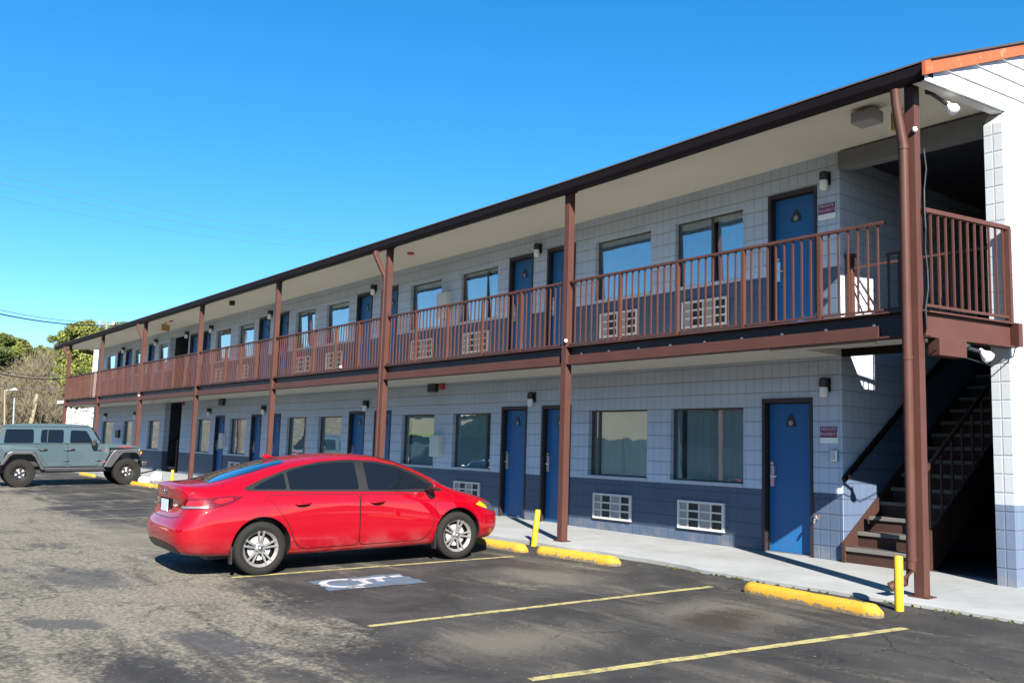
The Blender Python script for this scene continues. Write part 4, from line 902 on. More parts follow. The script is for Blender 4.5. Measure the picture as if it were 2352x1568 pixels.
def sedan_rows():
    T = [
     # x:   P0(y,z)     P1           P2            P3            P4             P5            P6            P7            P8            P9 z
     (-1.80, (.66, .235), (.835, .24), (.893, .42), (.905, .63), (.880, .825), (.800, .965), (.700, 1.035), (.600, 1.078), (.35, 1.096), 1.10),
     (-1.35, (.66, .20), (.835, .21), (.890, .40), (.905, .64), (.884, .835), (.815, .985), (.715, 1.105), (.605, 1.205), (.36, 1.245), 1.255),
     (-0.85, (.66, .185), (.830, .20), (.878, .39), (.893, .64), (.884, .835), (.835, .965), (.728, 1.155), (.605, 1.318), (.36, 1.364), 1.374),
     (-0.25, (.66, .185), (.825, .20), (.872, .385), (.888, .63), (.882, .825), (.846, .945), (.742, 1.158), (.612, 1.364), (.37, 1.408), 1.418),
     (0.25, (.66, .185), (.825, .20), (.874, .385), (.888, .62), (.880, .815), (.848, .930), (.752, 1.140), (.618, 1.346), (.38, 1.392), 1.403),
     (0.70, (.66, .185), (.828, .20), (.880, .385), (.890, .61), (.878, .805), (.848, .915), (.776, 1.070), (.652, 1.235), (.41, 1.290), 1.305),
     (1.05, (.66, .19), (.832, .205), (.888, .39), (.896, .61), (.874, .79), (.832, .895), (.775, .990), (.690, 1.070), (.43, 1.115), 1.125),
     (1.35, (.66, .20), (.835, .21), (.890, .40), (.898, .61), (.866, .775), (.795, .870), (.715, .905), (.600, .930), (.35, .955), .965),
     (1.70, (.62, .215), (.800, .225), (.865, .40), (.868, .59), (.825, .725), (.748, .805), (.665, .832), (.55, .85), (.33, .868), .875)]
    rows = []
    # rear end, from cap forward
    rows.append([(-2.27, .40, .30), (-2.28, .56, .30), (-2.345, .60, .42), (-2.350, .62, .585), (-2.275, .60, .655), (-2.215, .58, .86), (-2.275, .56, 1.030), (-2.235, .48, 1.062), (-2.20, .28, 1.072), (-2.195, 0, 1.075)])
    rows.append([(-2.20, .52, .265), (-2.20, .74, .27), (-2.255, .790, .42), (-2.255, .805, .585), (-2.195, .790, .675), (-2.140, .745, .87), (-2.16, .70, 1.010), (-2.13, .58, 1.055), (-2.10, .33, 1.072), (-2.095, 0, 1.076)])
    rows.append([(-2.04, .62, .245), (-2.04, .815, .25), (-2.06, .872, .42), (-2.06, .885, .60), (-2.02, .868, .75), (-1.99, .800, .92), (-1.97, .715, 1.020), (-1.96, .60, 1.060), (-1.96, .34, 1.080), (-1.96, 0, 1.086)])
    for r_ in T:
        x = r_[0]; rows.append([(x, y, z) for y, z in r_[1:10]] + [(x, 0, r_[10])])
    rows.append([(1.98, .55, .23), (1.98, .725, .235), (2.01, .785, .40), (2.00, .79, .55), (1.97, .745, .665), (1.95, .68, .735), (1.94, .60, .762), (1.94, .5, .778), (1.94, .3, .795), (1.945, 0, .802)])
    rows.append([(2.08, .38, .235), (2.09, .52, .24), (2.185, .58, .38), (2.20, .60, .52), (2.16, .58, .62), (2.11, .54, .69), (2.08, .48, .72), (2.07, .4, .735), (2.065, .25, .748), (2.07, 0, .752)])
    return rows

def make_sedan(name, label, loc, rz, group, paint):
    car = thing(name, label, 'car', loc, rz, group)
    base = smooth_body(sedan_rows(), 3); skin = Skin(base)
    zc = 0.312
    body = with_arches(base, [(xw, zc + 0.012, 0.362, s * 0.62 if s > 0 else -1.2, 1.2 if s > 0 else -0.62) for xw in (-1.35, 1.35) for s in (-1, 1)], [paint, M['black']])
    bo = bpy.data.objects.new('body', body); COL.objects.link(bo); bo.parent = car
    for sgn in (-1, 1):
        fr = side(sgn)
        surround = rounded([(1.16, .905), (0.86, 1.105), (0.55, 1.245), (0.22, 1.310), (-0.15, 1.332), (-0.55, 1.312), (-0.95, 1.238), (-1.28, 1.128), (-1.56, 1.012), (-1.50, .985), (-0.9, .965), (0.2, .93), (0.8, .905)], 0.05)
        skin.panel('window_surround', surround, fr, 0.004, M['trim_grey'], car)
        fw_ = rounded([(0.985, .945), (0.80, 1.085), (0.52, 1.215), (0.22, 1.280), (0.03, 1.294), (0.03, .955), (0.5, .945)], 0.03)
        w1 = skin.panel('side_window', fw_, fr, 0.008, M['car_glass'], car)
        rw = rounded([(-0.095, 1.300), (-0.095, .965), (-0.5, .975), (-1.0, .988), (-1.0, 1.192), (-0.75, 1.254), (-0.45, 1.290)], 0.03)
        skin.panel('side_window', rw, fr, 0.008, M['car_glass'], car)
        qw = rounded([(-1.04, .992), (-1.04, 1.178), (-1.25, 1.104), (-1.435, 1.015), (-1.41, 1.002)], 0.025)
        skin.panel('quarter_window', qw, fr, 0.008, M['car_glass'], car)
        # doors: panels standing a hair proud over a dark gap
        fd = rounded([(-0.085, .905), (-0.085, .285), (0.80, .285), (0.93, .40), (0.985, .62), (0.99, .860), (0.6, .885)], 0.07)
        rd = rounded([(-0.10, .905), (-0.10, .285), (-0.84, .285), (-0.93, .36), (-1.03, .60), (-1.17, .78), (-1.30, .925), (-0.6, .918)], 0.07)
        for poly in (fd, rd):
            cx = sum(p[0] for p in poly) / len(poly); cz = sum(p[1] for p in poly) / len(poly)
            grow = [(cx + (p[0] - cx) * (1 + 0.008 / max(.05, abs(p[0] - cx) + .02)), cz + (p[1] - cz) * (1 + 0.008 / max(.05, abs(p[1] - cz) + .02))) for p in poly]
            gap = skin.panel('door_gap', grow, fr, 0.0030, M['alloy_dark'], car, h=0.04)
            d = skin.panel('door', poly, fr, 0.0048, paint, car, h=0.04)
            gap.parent = d
            hx0, hz0 = (0.07, .800) if poly is fd else (-0.93, .815)
            loc_, nn = skin.hit(Vector((hx0 + 0.08, sgn * 3, hz0)), Vector((0, -sgn, 0)))
            yy = loc_.y
            hb = MB().tube([(hx0 - 0.02, yy + sgn * 0.004, hz0 - 0.002), (hx0 + 0.015, yy + sgn * 0.026, hz0), (hx0 + 0.145, yy + sgn * 0.026, hz0 + 0.004), (hx0 + 0.18, yy + sgn * 0.004, hz0 + 0.004)], [0.008, 0.014, 0.014, 0.008], 8)
            hb.build('handle', paint, d, smooth=True)
            cupp = [(hx0 + 0.08 + 0.085 * math.cos(a), hz0 - 0.012 + 0.03 * math.sin(a)) for a in np.linspace(0, 2 * math.pi, 17)[:-1]]
            skin.panel('handle_recess', cupp, fr, 0.0062, M['alloy_dark'], d, h=0.05)
        # sill trim, fuel door on the off side only, mud guards
        # wheel-arch lip
        for xw in (-1.35, 1.35):
            arch = [(xw + 0.375 * math.cos(R(a)), zc + 0.012 + 0.375 * math.sin(R(a))) for a in range(-8, 189, 8)]
            skin.panel('arch_lip', ribbon(arch, 0.012), fr, 0.003, paint, car, h=0.06)
        # mirror
        mb = MB(); bmr = bmesh.new(); bmesh.ops.create_icosphere(bmr, subdivisions=3, radius=1)
        for v in bmr.verts:
            c = v.co; x = c.x * 0.075 * (1.0 if c.x > 0 else 0.55); y = c.y * 0.115; z = c.z * 0.072; v.co = (0.86 + x, sgn * (0.985) + y, 0.985 + z + y * sgn * 0.05)
        mm = bpy.data.meshes.new('mirror'); bmr.to_mesh(mm); bmr.free(); mm.materials.append(paint); mm.materials.append(M['black'])
        mm.polygons.foreach_set('use_smooth', [True] * len(mm.polygons))
        mm.polygons.foreach_set('material_index', [1 if (p.center.z < 0.962 or p.normal.x < -0.75) else 0 for p in mm.polygons])
        mo = bpy.data.objects.new('mirror', mm); COL.objects.link(mo); mo.parent = car
        MB().obox((0.87, sgn * 0.80, 0.935), (0.87, sgn * 0.93, 0.955), 0.05, 0.04).build('mirror_arm', M['black'], mo)
        # tail lamps wrap the corner: dropped diagonally
        dg_ = Vector((1, -sgn * 1.1, 0)).normalized(); uu = Vector((dg_.y, -dg_.x, 0)) * (1 if sgn < 0 else -1)
        uu = Vector((0.74, 0.67 * -sgn * -1, 0)) if False else uu
        frd = (Vector((-1.9, sgn * 0.72, 0)) - dg_ * 3, uu, (0, 0, 1), dg_)
        tl = [(-0.36, .872), (-0.30, .905), (0.0, .915), (0.20, .935), (0.32, .925), (0.22, .845), (0.08, .800), (-0.2, .790), (-0.33, .80)]
        if uu.dot(Vector((1, 0, 0))) < 0: tl = [(-a, b_) for a, b_ in tl]
        lamp = skin.panel('tail_lamp', rounded(tl, 0.02), frd, 0.007, M['lens_red'], car, h=0.03)
        gl = [(-0.24, .845), (-0.20, .885), (-0.02, .892), (0.02, .862), (-0.05, .832), (-0.2, .828)]; gl2 = [(0.06, .868), (0.10, .908), (0.22, .915), (0.24, .890), (0.14, .850)]
        for q_ in (gl, gl2):
            if uu.dot(Vector((1, 0, 0))) < 0: q_ = [(-a, b_) for a, b_ in q_]
            skin.panel('lamp_element', rounded(q_, 0.02), frd, 0.0095, M['lens_glow'], lamp, h=0.03)
        cl = [(-0.31, .822), (0.02, .826), (0.03, .803), (-0.30, .802)]
        if uu.dot(Vector((1, 0, 0))) < 0: cl = [(-a, b_) for a, b_ in cl]
        skin.panel('reverse_lens', rounded(cl, 0.008), frd, 0.010, M['lens_clear'], lamp, h=0.03)
        # headlamp with amber reflector
        dgf = Vector((-1, -sgn * 1.35, 0)).normalized(); uf = Vector((-dgf.y * -sgn, dgf.x * -sgn, 0)); uf = uf if uf.x > 0 else -uf
        frf = (Vector((1.72, sgn * 0.78, 0)) - dgf * 3, uf, (0, 0, 1), dgf)
        hl = skin.panel('headlamp', rounded([(-0.10, .715), (0.02, .755), (0.16, .735), (0.30, .695), (0.33, .63), (0.22, .60), (0.06, .64), (-0.04, .685)], 0.02), frf, 0.006, M['lens_dark'], car, h=0.03)
        skin.panel('side_reflector', rounded([(-0.095, .713), (0.02, .745), (0.085, .68), (0.10, .645), (0.0, .672)], 0.012), frf, 0.009, M['lens_amber'], hl, h=0.03)
        # rear bumper reflector
        # wheels
    for xw in (-1.35, 1.35):
        for s in (-1, 1): make_wheel(car, xw, s * 0.775, zc, zc, 0.228, 0.205, s, 'twin', spin=0.3 if xw > 0 else 0.05)
    # rear glass, windscreen
    top = ((0, 0, 3), (1, 0, 0), (0, 1, 0), (0, 0, -1))
    rg = rounded([(-1.90, -.50), (-1.90, .50), (-1.40, .545), (-0.96, .50), (-0.92, 0), (-0.96, -.50), (-1.40, -.545)], 0.06)
    skin.panel('rear_window', rg, top, 0.004, M['rear_glass'], car, h=0.06)
    wsn = rounded([(1.24, -.62), (1.27, 0), (1.24, .62), (0.72, .56), (0.36, .50), (0.32, 0), (0.36, -.50), (0.72, -.56)], 0.06)
    skin.panel('windscreen', wsn, top, 0.004, M['car_glass'], car, h=0.06)
    # rear: plate recess, plate, dark lower valance, emblem, badge, boot line
    back = ((-4, 0, 0), (0, 1, 0), (0, 0, 1), (1, 0, 0))
    rec = skin.panel('plate_recess', rounded([(-.27, .765), (-.30, .89), (.30, .89), (.27, .765)], .03), back, 0.004, M['alloy_dark'], car)
    MB().box(-2.262, -2.255, -.152, .152, .735, .875).build('number_plate', M['plate'], car)
    skin.panel('lower_valance', rounded([(-.66, .29), (-.60, .37), (-.3, .40), (.3, .40), (.60, .37), (.66, .29)], .03), back, 0.006, M['black'], car)
    MB().tube([(-2.252, .052, .975), (-2.254, .02, .968), (-2.254, -.02, .982), (-2.252, -.052, .975)], 0.008, 6).tube([(-2.25, .062 * math.cos(a), .975 + .032 * math.sin(a)) for a in np.linspace(0, 2 * math.pi, 20)], 0.006, 6).build('boot_emblem', M['chrome'], car)
    MB().box(-2.262, -2.256, .36, .50, .80, .822).build('badge', M['chrome'], car)
    for y0_, y1_ in ((-.60, -.30), (.30, .60)):
        skin.panel('boot_lamp', rounded([(y0_, .80), (y0_, .885), (y1_, .90), (y1_, .815)], .015), back, 0.0065, M['lens_red'], car, h=0.04)
    skin.panel('boot_gap', ribbon([(-.70, .985), (-.655, .80), (-.60, .70), (-.3, .672), (.3, .672), (.60, .70), (.655, .80), (.70, .985)], 0.007), back, 0.003, M['black'], car)
    # fin aerial
    fin = MB(); fin.prism([(-0.90, 1.362), (-1.06, 1.332), (-1.075, 1.400), (-1.05, 1.404)], 1, -0.02, 0.02); fin.build('roof_aerial', paint, car, bevel=0.012)
    # underside and mud guards
    MB().box(-1.9, 1.9, -0.60, 0.60, 0.19, 0.30).build('underbody', M['black'], car)
    for xw in (-1.35, 1.35):
        for s in (-1, 1): MB().box(xw - 0.365, xw - 0.345, s * 0.835 - 0.05, s * 0.835 + 0.035, 0.16, 0.36).build('mud_guard', M['black'], car)
    return car
def heading(h): return math.atan2(h[1], h[0])
red = make_sedan('red_sedan', 'shiny red four-door sedan with alloy wheels parked nose-in by the wheel stop', (-6.02, -3.29, lot_z(-6, -3.29)), R(86.4), None, M['red_paint'])
red.rotation_euler = (0, -math.atan(0.032), R(86.4)); red.scale = (0.963, 0.963, 0.963)

def make_offroader(loc, rz):
    car = thing('offroad_car', 'blue grey four-door off-roader with black flared fenders parked at the kerb', 'car', loc, rz)
    P = M['jeep_paint']
    def hw(z): return 0.765 if z < 1.2 else 0.765 - (z - 1.2) * 0.13
    def loft(b, prof, f=1.0):
        n = len(prof); vs = [(x, -hw(z) * f, z) for x, z in prof] + [(x, hw(z) * f, z) for x, z in prof]
        b.add(vs, [tuple(range(n))[::-1], tuple(range(n, 2 * n))] + [(i, (i + 1) % n, n + (i + 1) % n, n + i) for i in range(n)])
    tub = MB(); loft(tub, [(-2.07, .72), (-2.09, 1.22), (.70, 1.22), (.92, 1.18), (1.0, 1.15), (1.0, .95), (.80, .575), (-.86, .575), (-1.10, .98), (-1.90, .98), (-1.97, .72)])
    body = tub.build('body', P, car, bevel=0.025)
    hd = MB(); hp = [(.78, 1.10), (.78, 1.225), (1.05, 1.235), (1.55, 1.20), (1.86, 1.150), (1.90, 1.10)]
    n = len(hp); f_ = lambda x: 0.735 - 0.11 * (x - .78) / 1.1
    hd.add([(x, -f_(x) + (0.03 if z > 1.14 else 0), z) for x, z in hp] + [(x, f_(x) - (0.03 if z > 1.14 else 0), z) for x, z in hp], [tuple(range(n))[::-1], tuple(range(n, 2 * n))] + [(i, (i + 1) % n, n + (i + 1) % n, n + i) for i in range(n)])
    hood = hd.build('bonnet', P, car, bevel=0.03)
    nb = MB(); nb.box(.98, 1.88, -.60, .60, .70, 1.10); nb.build('engine_bay', P, car, bevel=0.02)
    gr = MB().box(1.88, 1.945, -.62, .62, .72, 1.13).build('grille', P, car, bevel=0.03)
    for k in range(7): MB().box(1.938, 1.95, -.30 + k * .1 - .03, -.30 + k * .1 + .03, .80, 1.06).build('grille_slot', M['black'], gr)
    for s in (-1, 1): MB().lathe([(0.0, 1.965), (.085, 1.962), (.092, 1.94)], 20, 'X', (0, s * .47, .95)).build('headlight', M['lens_clear'], car)
    top = MB(); loft(top, [(-2.085, 1.222), (-2.01, 1.70), (-1.95, 1.765), (-1.6, 1.79), (-.2, 1.795), (.30, 1.765), (.42, 1.72), (.74, 1.222)])
    roof = top.build('hard_top', P, car, bevel=0.03)
    seam = MB()
    for s in (-1, 1): seam.obox((-2.06, s * (hw(1.70) + .004), 1.712), (.40, s * (hw(1.70) + .004), 1.712), 0.012, 0.014)
    seam.build('roof_seam', M['trim_grey'], car)
    ws = MB(); ws.add([(.725, -.66, 1.275), (.725, .66, 1.275), (.455, .62, 1.70), (.455, -.62, 1.70)], [(0, 1, 2, 3)]); w_ = ws.build('windscreen', M['car_glass'], car); w_.location = (.022, 0, .012)
    wins = [[(-1.97, 1.255), (-1.92, 1.62), (-1.90, 1.635), (-1.175, 1.635), (-1.165, 1.255)], [(-.985, 1.265), (-.96, 1.625), (-.345, 1.625), (-.345, 1.255)], [(-.165, 1.255), (-.145, 1.615), (.30, 1.60), (.505, 1.255)]]
    for s in (-1, 1):
        for wdw in wins:
            q = rounded(wdw, .05, 4); c = [(x, s * (hw(z) + .006), z) for x, z in q]
            MB().add(c, [tuple(range(len(c)))]).build('side_window', M['car_glass'], car)
        MB().obox((-.80, s * (hw(1.27) + .009), 1.27), (-.785, s * (hw(1.62) + .009), 1.615), .022, .01, (0, 1, 0)).build('window_divider', M['black'], car)
        # doors as slightly proud skins
        for poly in ([(-.20, 1.215), (-.20, .68), (-.12, .60), (.60, .60), (.68, .66), (.68, 1.215)], [(-1.06, 1.215), (-1.06, 1.02), (-.98, .93), (-.78, .62), (-.30, .60), (-.225, .66), (-.225, 1.215)]):
            q = rounded(poly, .06, 4); n = len(q)
            vs = [(x, s * (.765 + .009), z) for x, z in q]; vs += [(x + (.006 if x < sum(a for a, _ in q) / n else -.006) * 0, s * .760, z) for x, z in q]
            d = MB().add(vs, [tuple(range(n))] + [(i, (i + 1) % n, n + (i + 1) % n, n + i) for i in range(n)]).build('door', P, car, bevel=0.004)
            cx, cz = sum(a for a, _ in q) / n, sum(b_ for _, b_ in q) / n
            g = [(x + .010 * (1 if x > cx else -1), s * .7665, z + .010 * (1 if z > cz else -1)) for x, z in q]; MB().add(g, [tuple(range(n))]).build('door_gap', M['black'], d)
            hx = q[0][0] if False else min(a for a, _ in q)
            h0 = -.135 if poly[0][0] == -.20 else -.90
            MB().tube([(h0 - .12 + .02, s * .775, 1.065), (h0 - .08, s * .80, 1.065), (h0 + .08, s * .80, 1.068), (h0 + .12, s * .775, 1.065)], [.02, .026, .024, .018], 8).build('handle', M['black'], d, smooth=True)
            xh = max(a for a, _ in q)
            for zh in (1.06, .76): MB().tube([(xh - .11, s * .782, zh + .005), (xh + .0, s * .792, zh), (xh + .05, s * .782, zh - .005)], [.022, .028, .024], 8).build('hinge', P, d, smooth=True)
        # fenders
        fo = [(.81, .565), (1.02, .94), (1.08, 1.02), (1.16, 1.06), (1.74, 1.06), (1.84, 1.02), (1.90, .93), (1.90, .86), (1.86, .85), (1.80, .93), (1.73, .965), (1.40, .965), (1.30, .90), (1.04, .555)]
        ro = [(-.83, .505), (-.97, .76), (-1.10, .96), (-1.20, 1.02), (-1.74, 1.03), (-1.86, .98), (-2.04, .66), (-1.96, .64), (-1.79, .88), (-1.70, .94), (-1.22, .94), (-1.12, .85), (-.94, .505)]
        for poly in (fo, ro):
            a, b2 = sorted((s * .60, s * .935)); MB().prism(poly, 1, a, b2).build('fender', M['flare'], car, bevel=0.02)
        MB().box(1.88, 1.925, min(s * .86, s * .93), max(s * .86, s * .93), .93, 1.0).build('marker_lamp', M['lens_amber'], car, bevel=0.008)
        MB().box(-.92, .90, min(s * .70, s * .80), max(s * .70, s * .80), .455, .565).build('rock_rail', M['black'], car, bevel=0.02)
        mo = MB().box(.42, .56, min(s * .86, s * 1.03), max(s * .86, s * 1.03), 1.16, 1.36).build('mirror', M['black'], car, bevel=0.03)
        MB().obox((.55, s * .77, 1.19), (.50, s * .90, 1.20), .05, .05).build('mirror_arm', M['black'], mo)
        for body_, sz, x, z, sh in (('RUBICON', .082, 1.48, 1.128, .2), ('WRANGLER', .05, .86, .71, 0)):
            me = text_mesh(body_, sz, 0.001, 1.08, sh); me.materials.append(M['decal_red']); o = bpy.data.objects.new('lettering', me); COL.objects.link(o); o.parent = car
            yy = f_(x) + .006 if sz > .06 else .792
            if sz < .06: continue
            o.location = (x, s * yy, z); o.rotation_euler = (R(90), 0, R(0 if s < 0 else 180) + (s * -1) * 0.0)
            if s < 0: o.rotation_euler = (R(90), 0, math.atan2(0.11, 1.1))
            else: o.rotation_euler = (R(90), 0, math.pi - math.atan2(0.11, 1.1))
        MB().box(.80, .97, min(s * .768, s * .772), max(s * .768, s * .772), .70, .725).build('side_badge', M['decal_red'], car)
        MB().prism([(.86, 1.02), (.93, 1.03), (.90, 1.06), (.86, 1.06)], 1, min(s * .768, s * .772), max(s * .768, s * .772)).build('trail_badge', M['decal_red'], car)
    MB().box(1.95, 2.14, -.84, .84, .55, .72).build('front_bumper', M['black'], car, bevel=0.04)
    for s in (-1, 1): MB().tube([(2.10, s * .38, .66), (2.20, s * .38, .70), (2.20, s * .38, .62), (2.10, s * .38, .62)], .018, 8).build('tow_hook', M['lens_red'], car)
    MB().box(-2.2, -2.0, -.80, .80, .52, .70).build('rear_bumper', M['black'], car, bevel=0.04)
    MB().box(-2.02, 1.95, -.44, .44, .42, .60).build('chassis', M['black'], car)
    MB().box(-2.02, 1.88, -.598, .598, .60, .95).build('wheel_well_liner', M['black'], car)
    for s in (-1, 1):
        for x in (-1.504, 1.504): MB().tube([(x, -.6, .41), (x, .6, .41)], .06, 10).build('axle', M['black'], car) if s < 0 else None
    for x in (-1.504, 1.504):
        for s in (-1, 1): make_wheel(car, x, s * .80, .415, .415, .225, .285, s, 'open', tread_depth=.01, spin=.4 if x > 0 else 0.1, rim_mat='alloy_black')
    sw = make_wheel(car, -2.25, 0.05, 1.02, .40, .225, .24, 1, 'open', turn=R(90)); sw.name = 'spare_wheel'
    MB().tube([(.62, -.70, 1.235), (.70, -.72, 1.30)], [.05, .01], 8).build('wiper_cowl', M['chrome'], car)
    MB().box(-2.13, -2.08, -.74, -.66, .90, 1.12).build('tail_lamp', M['lens_red'], car)
    return car
jeep = make_offroader((-25.27, -2.33, lot_z(-25, -2.4)), R(85)); jeep.scale = (0.95, 0.95, 0.95); jeep.rotation_euler = (0, -math.atan(0.032), R(85))
for o in jeep.children:
    if not o.name.startswith('wheel') or o.name.startswith('wheel_well'): o.location.z = o.location.z * 1.09 - 0.05; o.scale = (1, 1.09, 1) if o.name.startswith('lettering') else (1, 1, 1.09)

# two cars across the lot that the ground-floor windows mirror
blue = None
def respray(car, mat):
    for o in car.children_recursive:
        if o.type == 'MESH':
            for k, sl in enumerate(o.material_slots):
                if sl.material and sl.material.name == 'red_car_paint': sl.link = 'OBJECT'; sl.material = mat
for loc, rz, mat, lab in (((-38.5, -10.0, lot_z(-24, -10)), R(160), M['blue_car'], 'blue sedan mirrored in the ground floor windows'), ((-28.0, -12.0, lot_z(-19, -12)), R(60), M['white_car'], 'white sedan mirrored in the ground floor windows')):
    c = copy_tree(red); c.name = 'parked_sedan'; c['label'] = lab; c.location = loc; c.rotation_euler = (0, 0, rz); respray(c, mat)

# ------------------------------------------------------------ buildings across the road (seen in the window reflections) and an added dark block
def shopfront(name, label, x0, x1, y, depth, h, mat, band=None, rz=-50):
    t = thing(name, label, 'building', ((x0 + x1) / 2, y, ground_z((x0 + x1) / 2, y)))
    t.rotation_euler = (0, 0, R(rz))
    w = (x1 - x0) / 2; b = MB().box(-w, w, -depth, 0, -0.5, h); b.build('wall', M[mat], t)
    MB().box(-w - 0.2, w + 0.2, -depth, 0.25, h, h + 0.35).build('parapet', M['white'], t)
    k = int(w * 2 / 4)
    for i in range(k):
        xx = -w + 0.3 + i * 4; MB().box(xx, xx + 3.9, 0.01, 0.06, 0.1, 2.85).build('window', M['wall_grey'], t)
    if band: MB().box(-w, w, 0.02, 0.5, 2.86, 3.05).build('awning', M[band], t)
shopfront('shop_building', 'low cream shop mirrored in the motel windows', -49.5, -37.5, -32.5, 10, 6.0, 'wall_cream', None)
shopfront('shop_building', 'cream shop with a lime awning mirrored in the motel windows', -61, -52, -30, 10, 4.6, 'wall_cream', 'wall_lime')
shopfront('reflection_block', 'long dark brown block added for the motel windows to mirror', -140, 2, -52, 16, 8.0, 'wall_brown', None, 0)  # invented dark mass, keeps bright sky out of the lower window reflections

# ------------------------------------------------------------ wires and poles
def ray_pt(u, v, dist):
    d = cF + cR * ((u - 1176) / 2100) - cU * ((v - 784) / 2100); k = dist / math.hypot(d.x, d.y); return Vector((4.82974, -8.92606, 1.25986)) + d * k
def wire(a, b, r, sag, mat, label, ext=0.3):
    a = Vector(a); b = Vector(b); d = b - a; a2 = a - d * ext; b2 = b + d * ext; pts = []
    for i in range(29):
        t = i / 28; p = a2.lerp(b2, t); tt = (p - a).dot(d) / d.length_squared; p.z += sag * 4 * (tt - 0.5) ** 2 - sag; pts.append(p)
    o = MB().tube(pts, r, 6).build('power_line', M[mat], smooth=True); return tag(o, label, 'cable', 'overhead lines')
wire(ray_pt(0, 401, 95), ray_pt(851, 543, 150), 0.016, 1.2, 'wire_pale', 'highest of the three faint pale lines crossing the open sky')
wire(ray_pt(0, 421, 96), ray_pt(812, 555, 150), 0.016, 1.2, 'wire_pale', 'middle of the three faint pale lines crossing the open sky')
wire(ray_pt(0, 452, 95), ray_pt(790, 567, 150), 0.014, 1.2, 'wire_pale', 'lowest of the three faint pale lines crossing the open sky')
wire(ray_pt(0, 712, 70), ray_pt(284, 740, 84), 0.020, 0.3, 'wire', 'thin dark line just above the thick cable near the roof corner')
wire(ray_pt(0, 721, 70), ray_pt(275, 746, 84), 0.045, 0.3, 'wire', 'thick dark cable meeting the far roof corner')
wire(ray_pt(0, 858, 52), ray_pt(150, 868, 60), 0.028, 0.15, 'wire', 'dark cable strung in front of the bare trees', 0.6)
wire(ray_pt(0, 849, 52), ray_pt(150, 862, 60), 0.014, 0.15, 'wire', 'thin dark line just above the cable in front of the trees', 0.6)
wire(ray_pt(0, 886, 50), ray_pt(150, 891, 58), 0.014, 0.1, 'wire_pale', 'lowest pale line strung across the brown scrub', 0.6)
def on_ground(p): return Vector((p.x, p.y, hill_z(p.x, p.y) if p.x < -62 else ground_z(p.x, p.y)))
def utility_pole(u0, v0, u1, v1, dist, r, label, arm=True, mat='pole_wood', cat='utility pole', name='utility_pole'):
    a = ray_pt(u0, v0, dist); b = ray_pt(u1, v1, dist); g = on_ground(a); d = (b - a); k = (g.z - a.z) / d.z if abs(d.z) > 1e-3 else 0; a = a + d * k
    t = thing(name, label, cat, tuple(a)); MB().tube([Vector((0, 0, -0.3)) * 1, b - a], r, 10, r * 0.7).build('shaft', M[mat], t, smooth=40)
    if arm:
        p = b - a - Vector((0, 0, 0.22)); MB().obox(p + Vector((-0.2, -0.5, 0)), p + Vector((0.2, 0.5, 0)), 0.07, 0.09).build('crossarm', M[mat], t)
        for s in (-0.45, 0.45): MB().lathe([(0.05, 0), (0.07, 0.08), (0.03, 0.18), (0, 0.18)], 8, 'Z', tuple(p + Vector((0.4 * s, s, 0.06)))).build('insulator', M['white'], t)
    return t
utility_pole(247, 960, 245, 738, 74, 0.12, 'utility pole with a crossarm showing just above the far roof edge')
utility_pole(68, 985, 86, 905, 62, 0.16, 'leaning weathered wooden pole in front of the scrub', False)
utility_pole(30, 990, 33, 913, 58, 0.07, 'slim grey steel post near the left edge', False, 'steel', 'post', 'steel_post')
def lamp_post(u, v0, v1, dist, label):
    t = utility_pole(u, v0, u, v1, dist, 0.06, label, False, 'pole_wood', 'street lamp', 'street_lamp'); b = ray_pt(u, v1, dist) - Vector(t.location)
    e = b + Vector((0.05, 0.32, 0.04)); MB().tube([b - Vector((0, 0, 0.06)), e], 0.02, 6).build('lamp_arm', M['steel'], t); MB().tube([e, e + Vector((0.0, 0.12, 0.02)), e + Vector((0, 0.26, 0))], [0.03, 0.07, 0.03], 10).build('lamp_head', M['white'], t, smooth=True)
lamp_post(11, 985, 895, 55, 'street lamp with a short arm and white head near the left edge')
utility_pole(101, 985, 102, 915, 78, 0.12, 'straight short wooden pole among the bare trees', True)

# ------------------------------------------------------------ trees on the slope
def leaf_cards(centers, radii, per, size, squash=0.7, seed=1, needle=1.6):
    r_ = np.random.default_rng(seed); C_ = np.repeat(np.asarray(centers, float), per, axis=0); Rr = np.repeat(np.asarray(radii, float), per)
    d = r_.normal(size=C_.shape); d /= np.linalg.norm(d, axis=1)[:, None]; rad = r_.random(len(C_)) ** 0.45
    p = C_ + d * (Rr * rad)[:, None] * np.array([1, 1, squash]); n = len(p)
    a = r_.normal(size=(n, 3)); a /= np.linalg.norm(a, axis=1)[:, None]; b = np.cross(a, r_.normal(size=(n, 3))); b /= np.linalg.norm(b, axis=1)[:, None]
    s = size * r_.uniform(0.5, 1.2, n)[:, None]; a *= s * needle; b *= s * 0.62
    v = np.stack([p - a, p + b, p + a, p - b], 1).reshape(-1, 3); me = bpy.data.meshes.new('crown'); me.vertices.add(len(v)); me.vertices.foreach_set('co', v.ravel())
    me.loops.add(len(v)); me.polygons.add(n); me.loops.foreach_set('vertex_index', np.arange(len(v))); me.polygons.foreach_set('loop_start', np.arange(0, len(v), 4)); me.polygons.foreach_set('loop_total', np.full(n, 4)); me.update(); me.validate(); return me
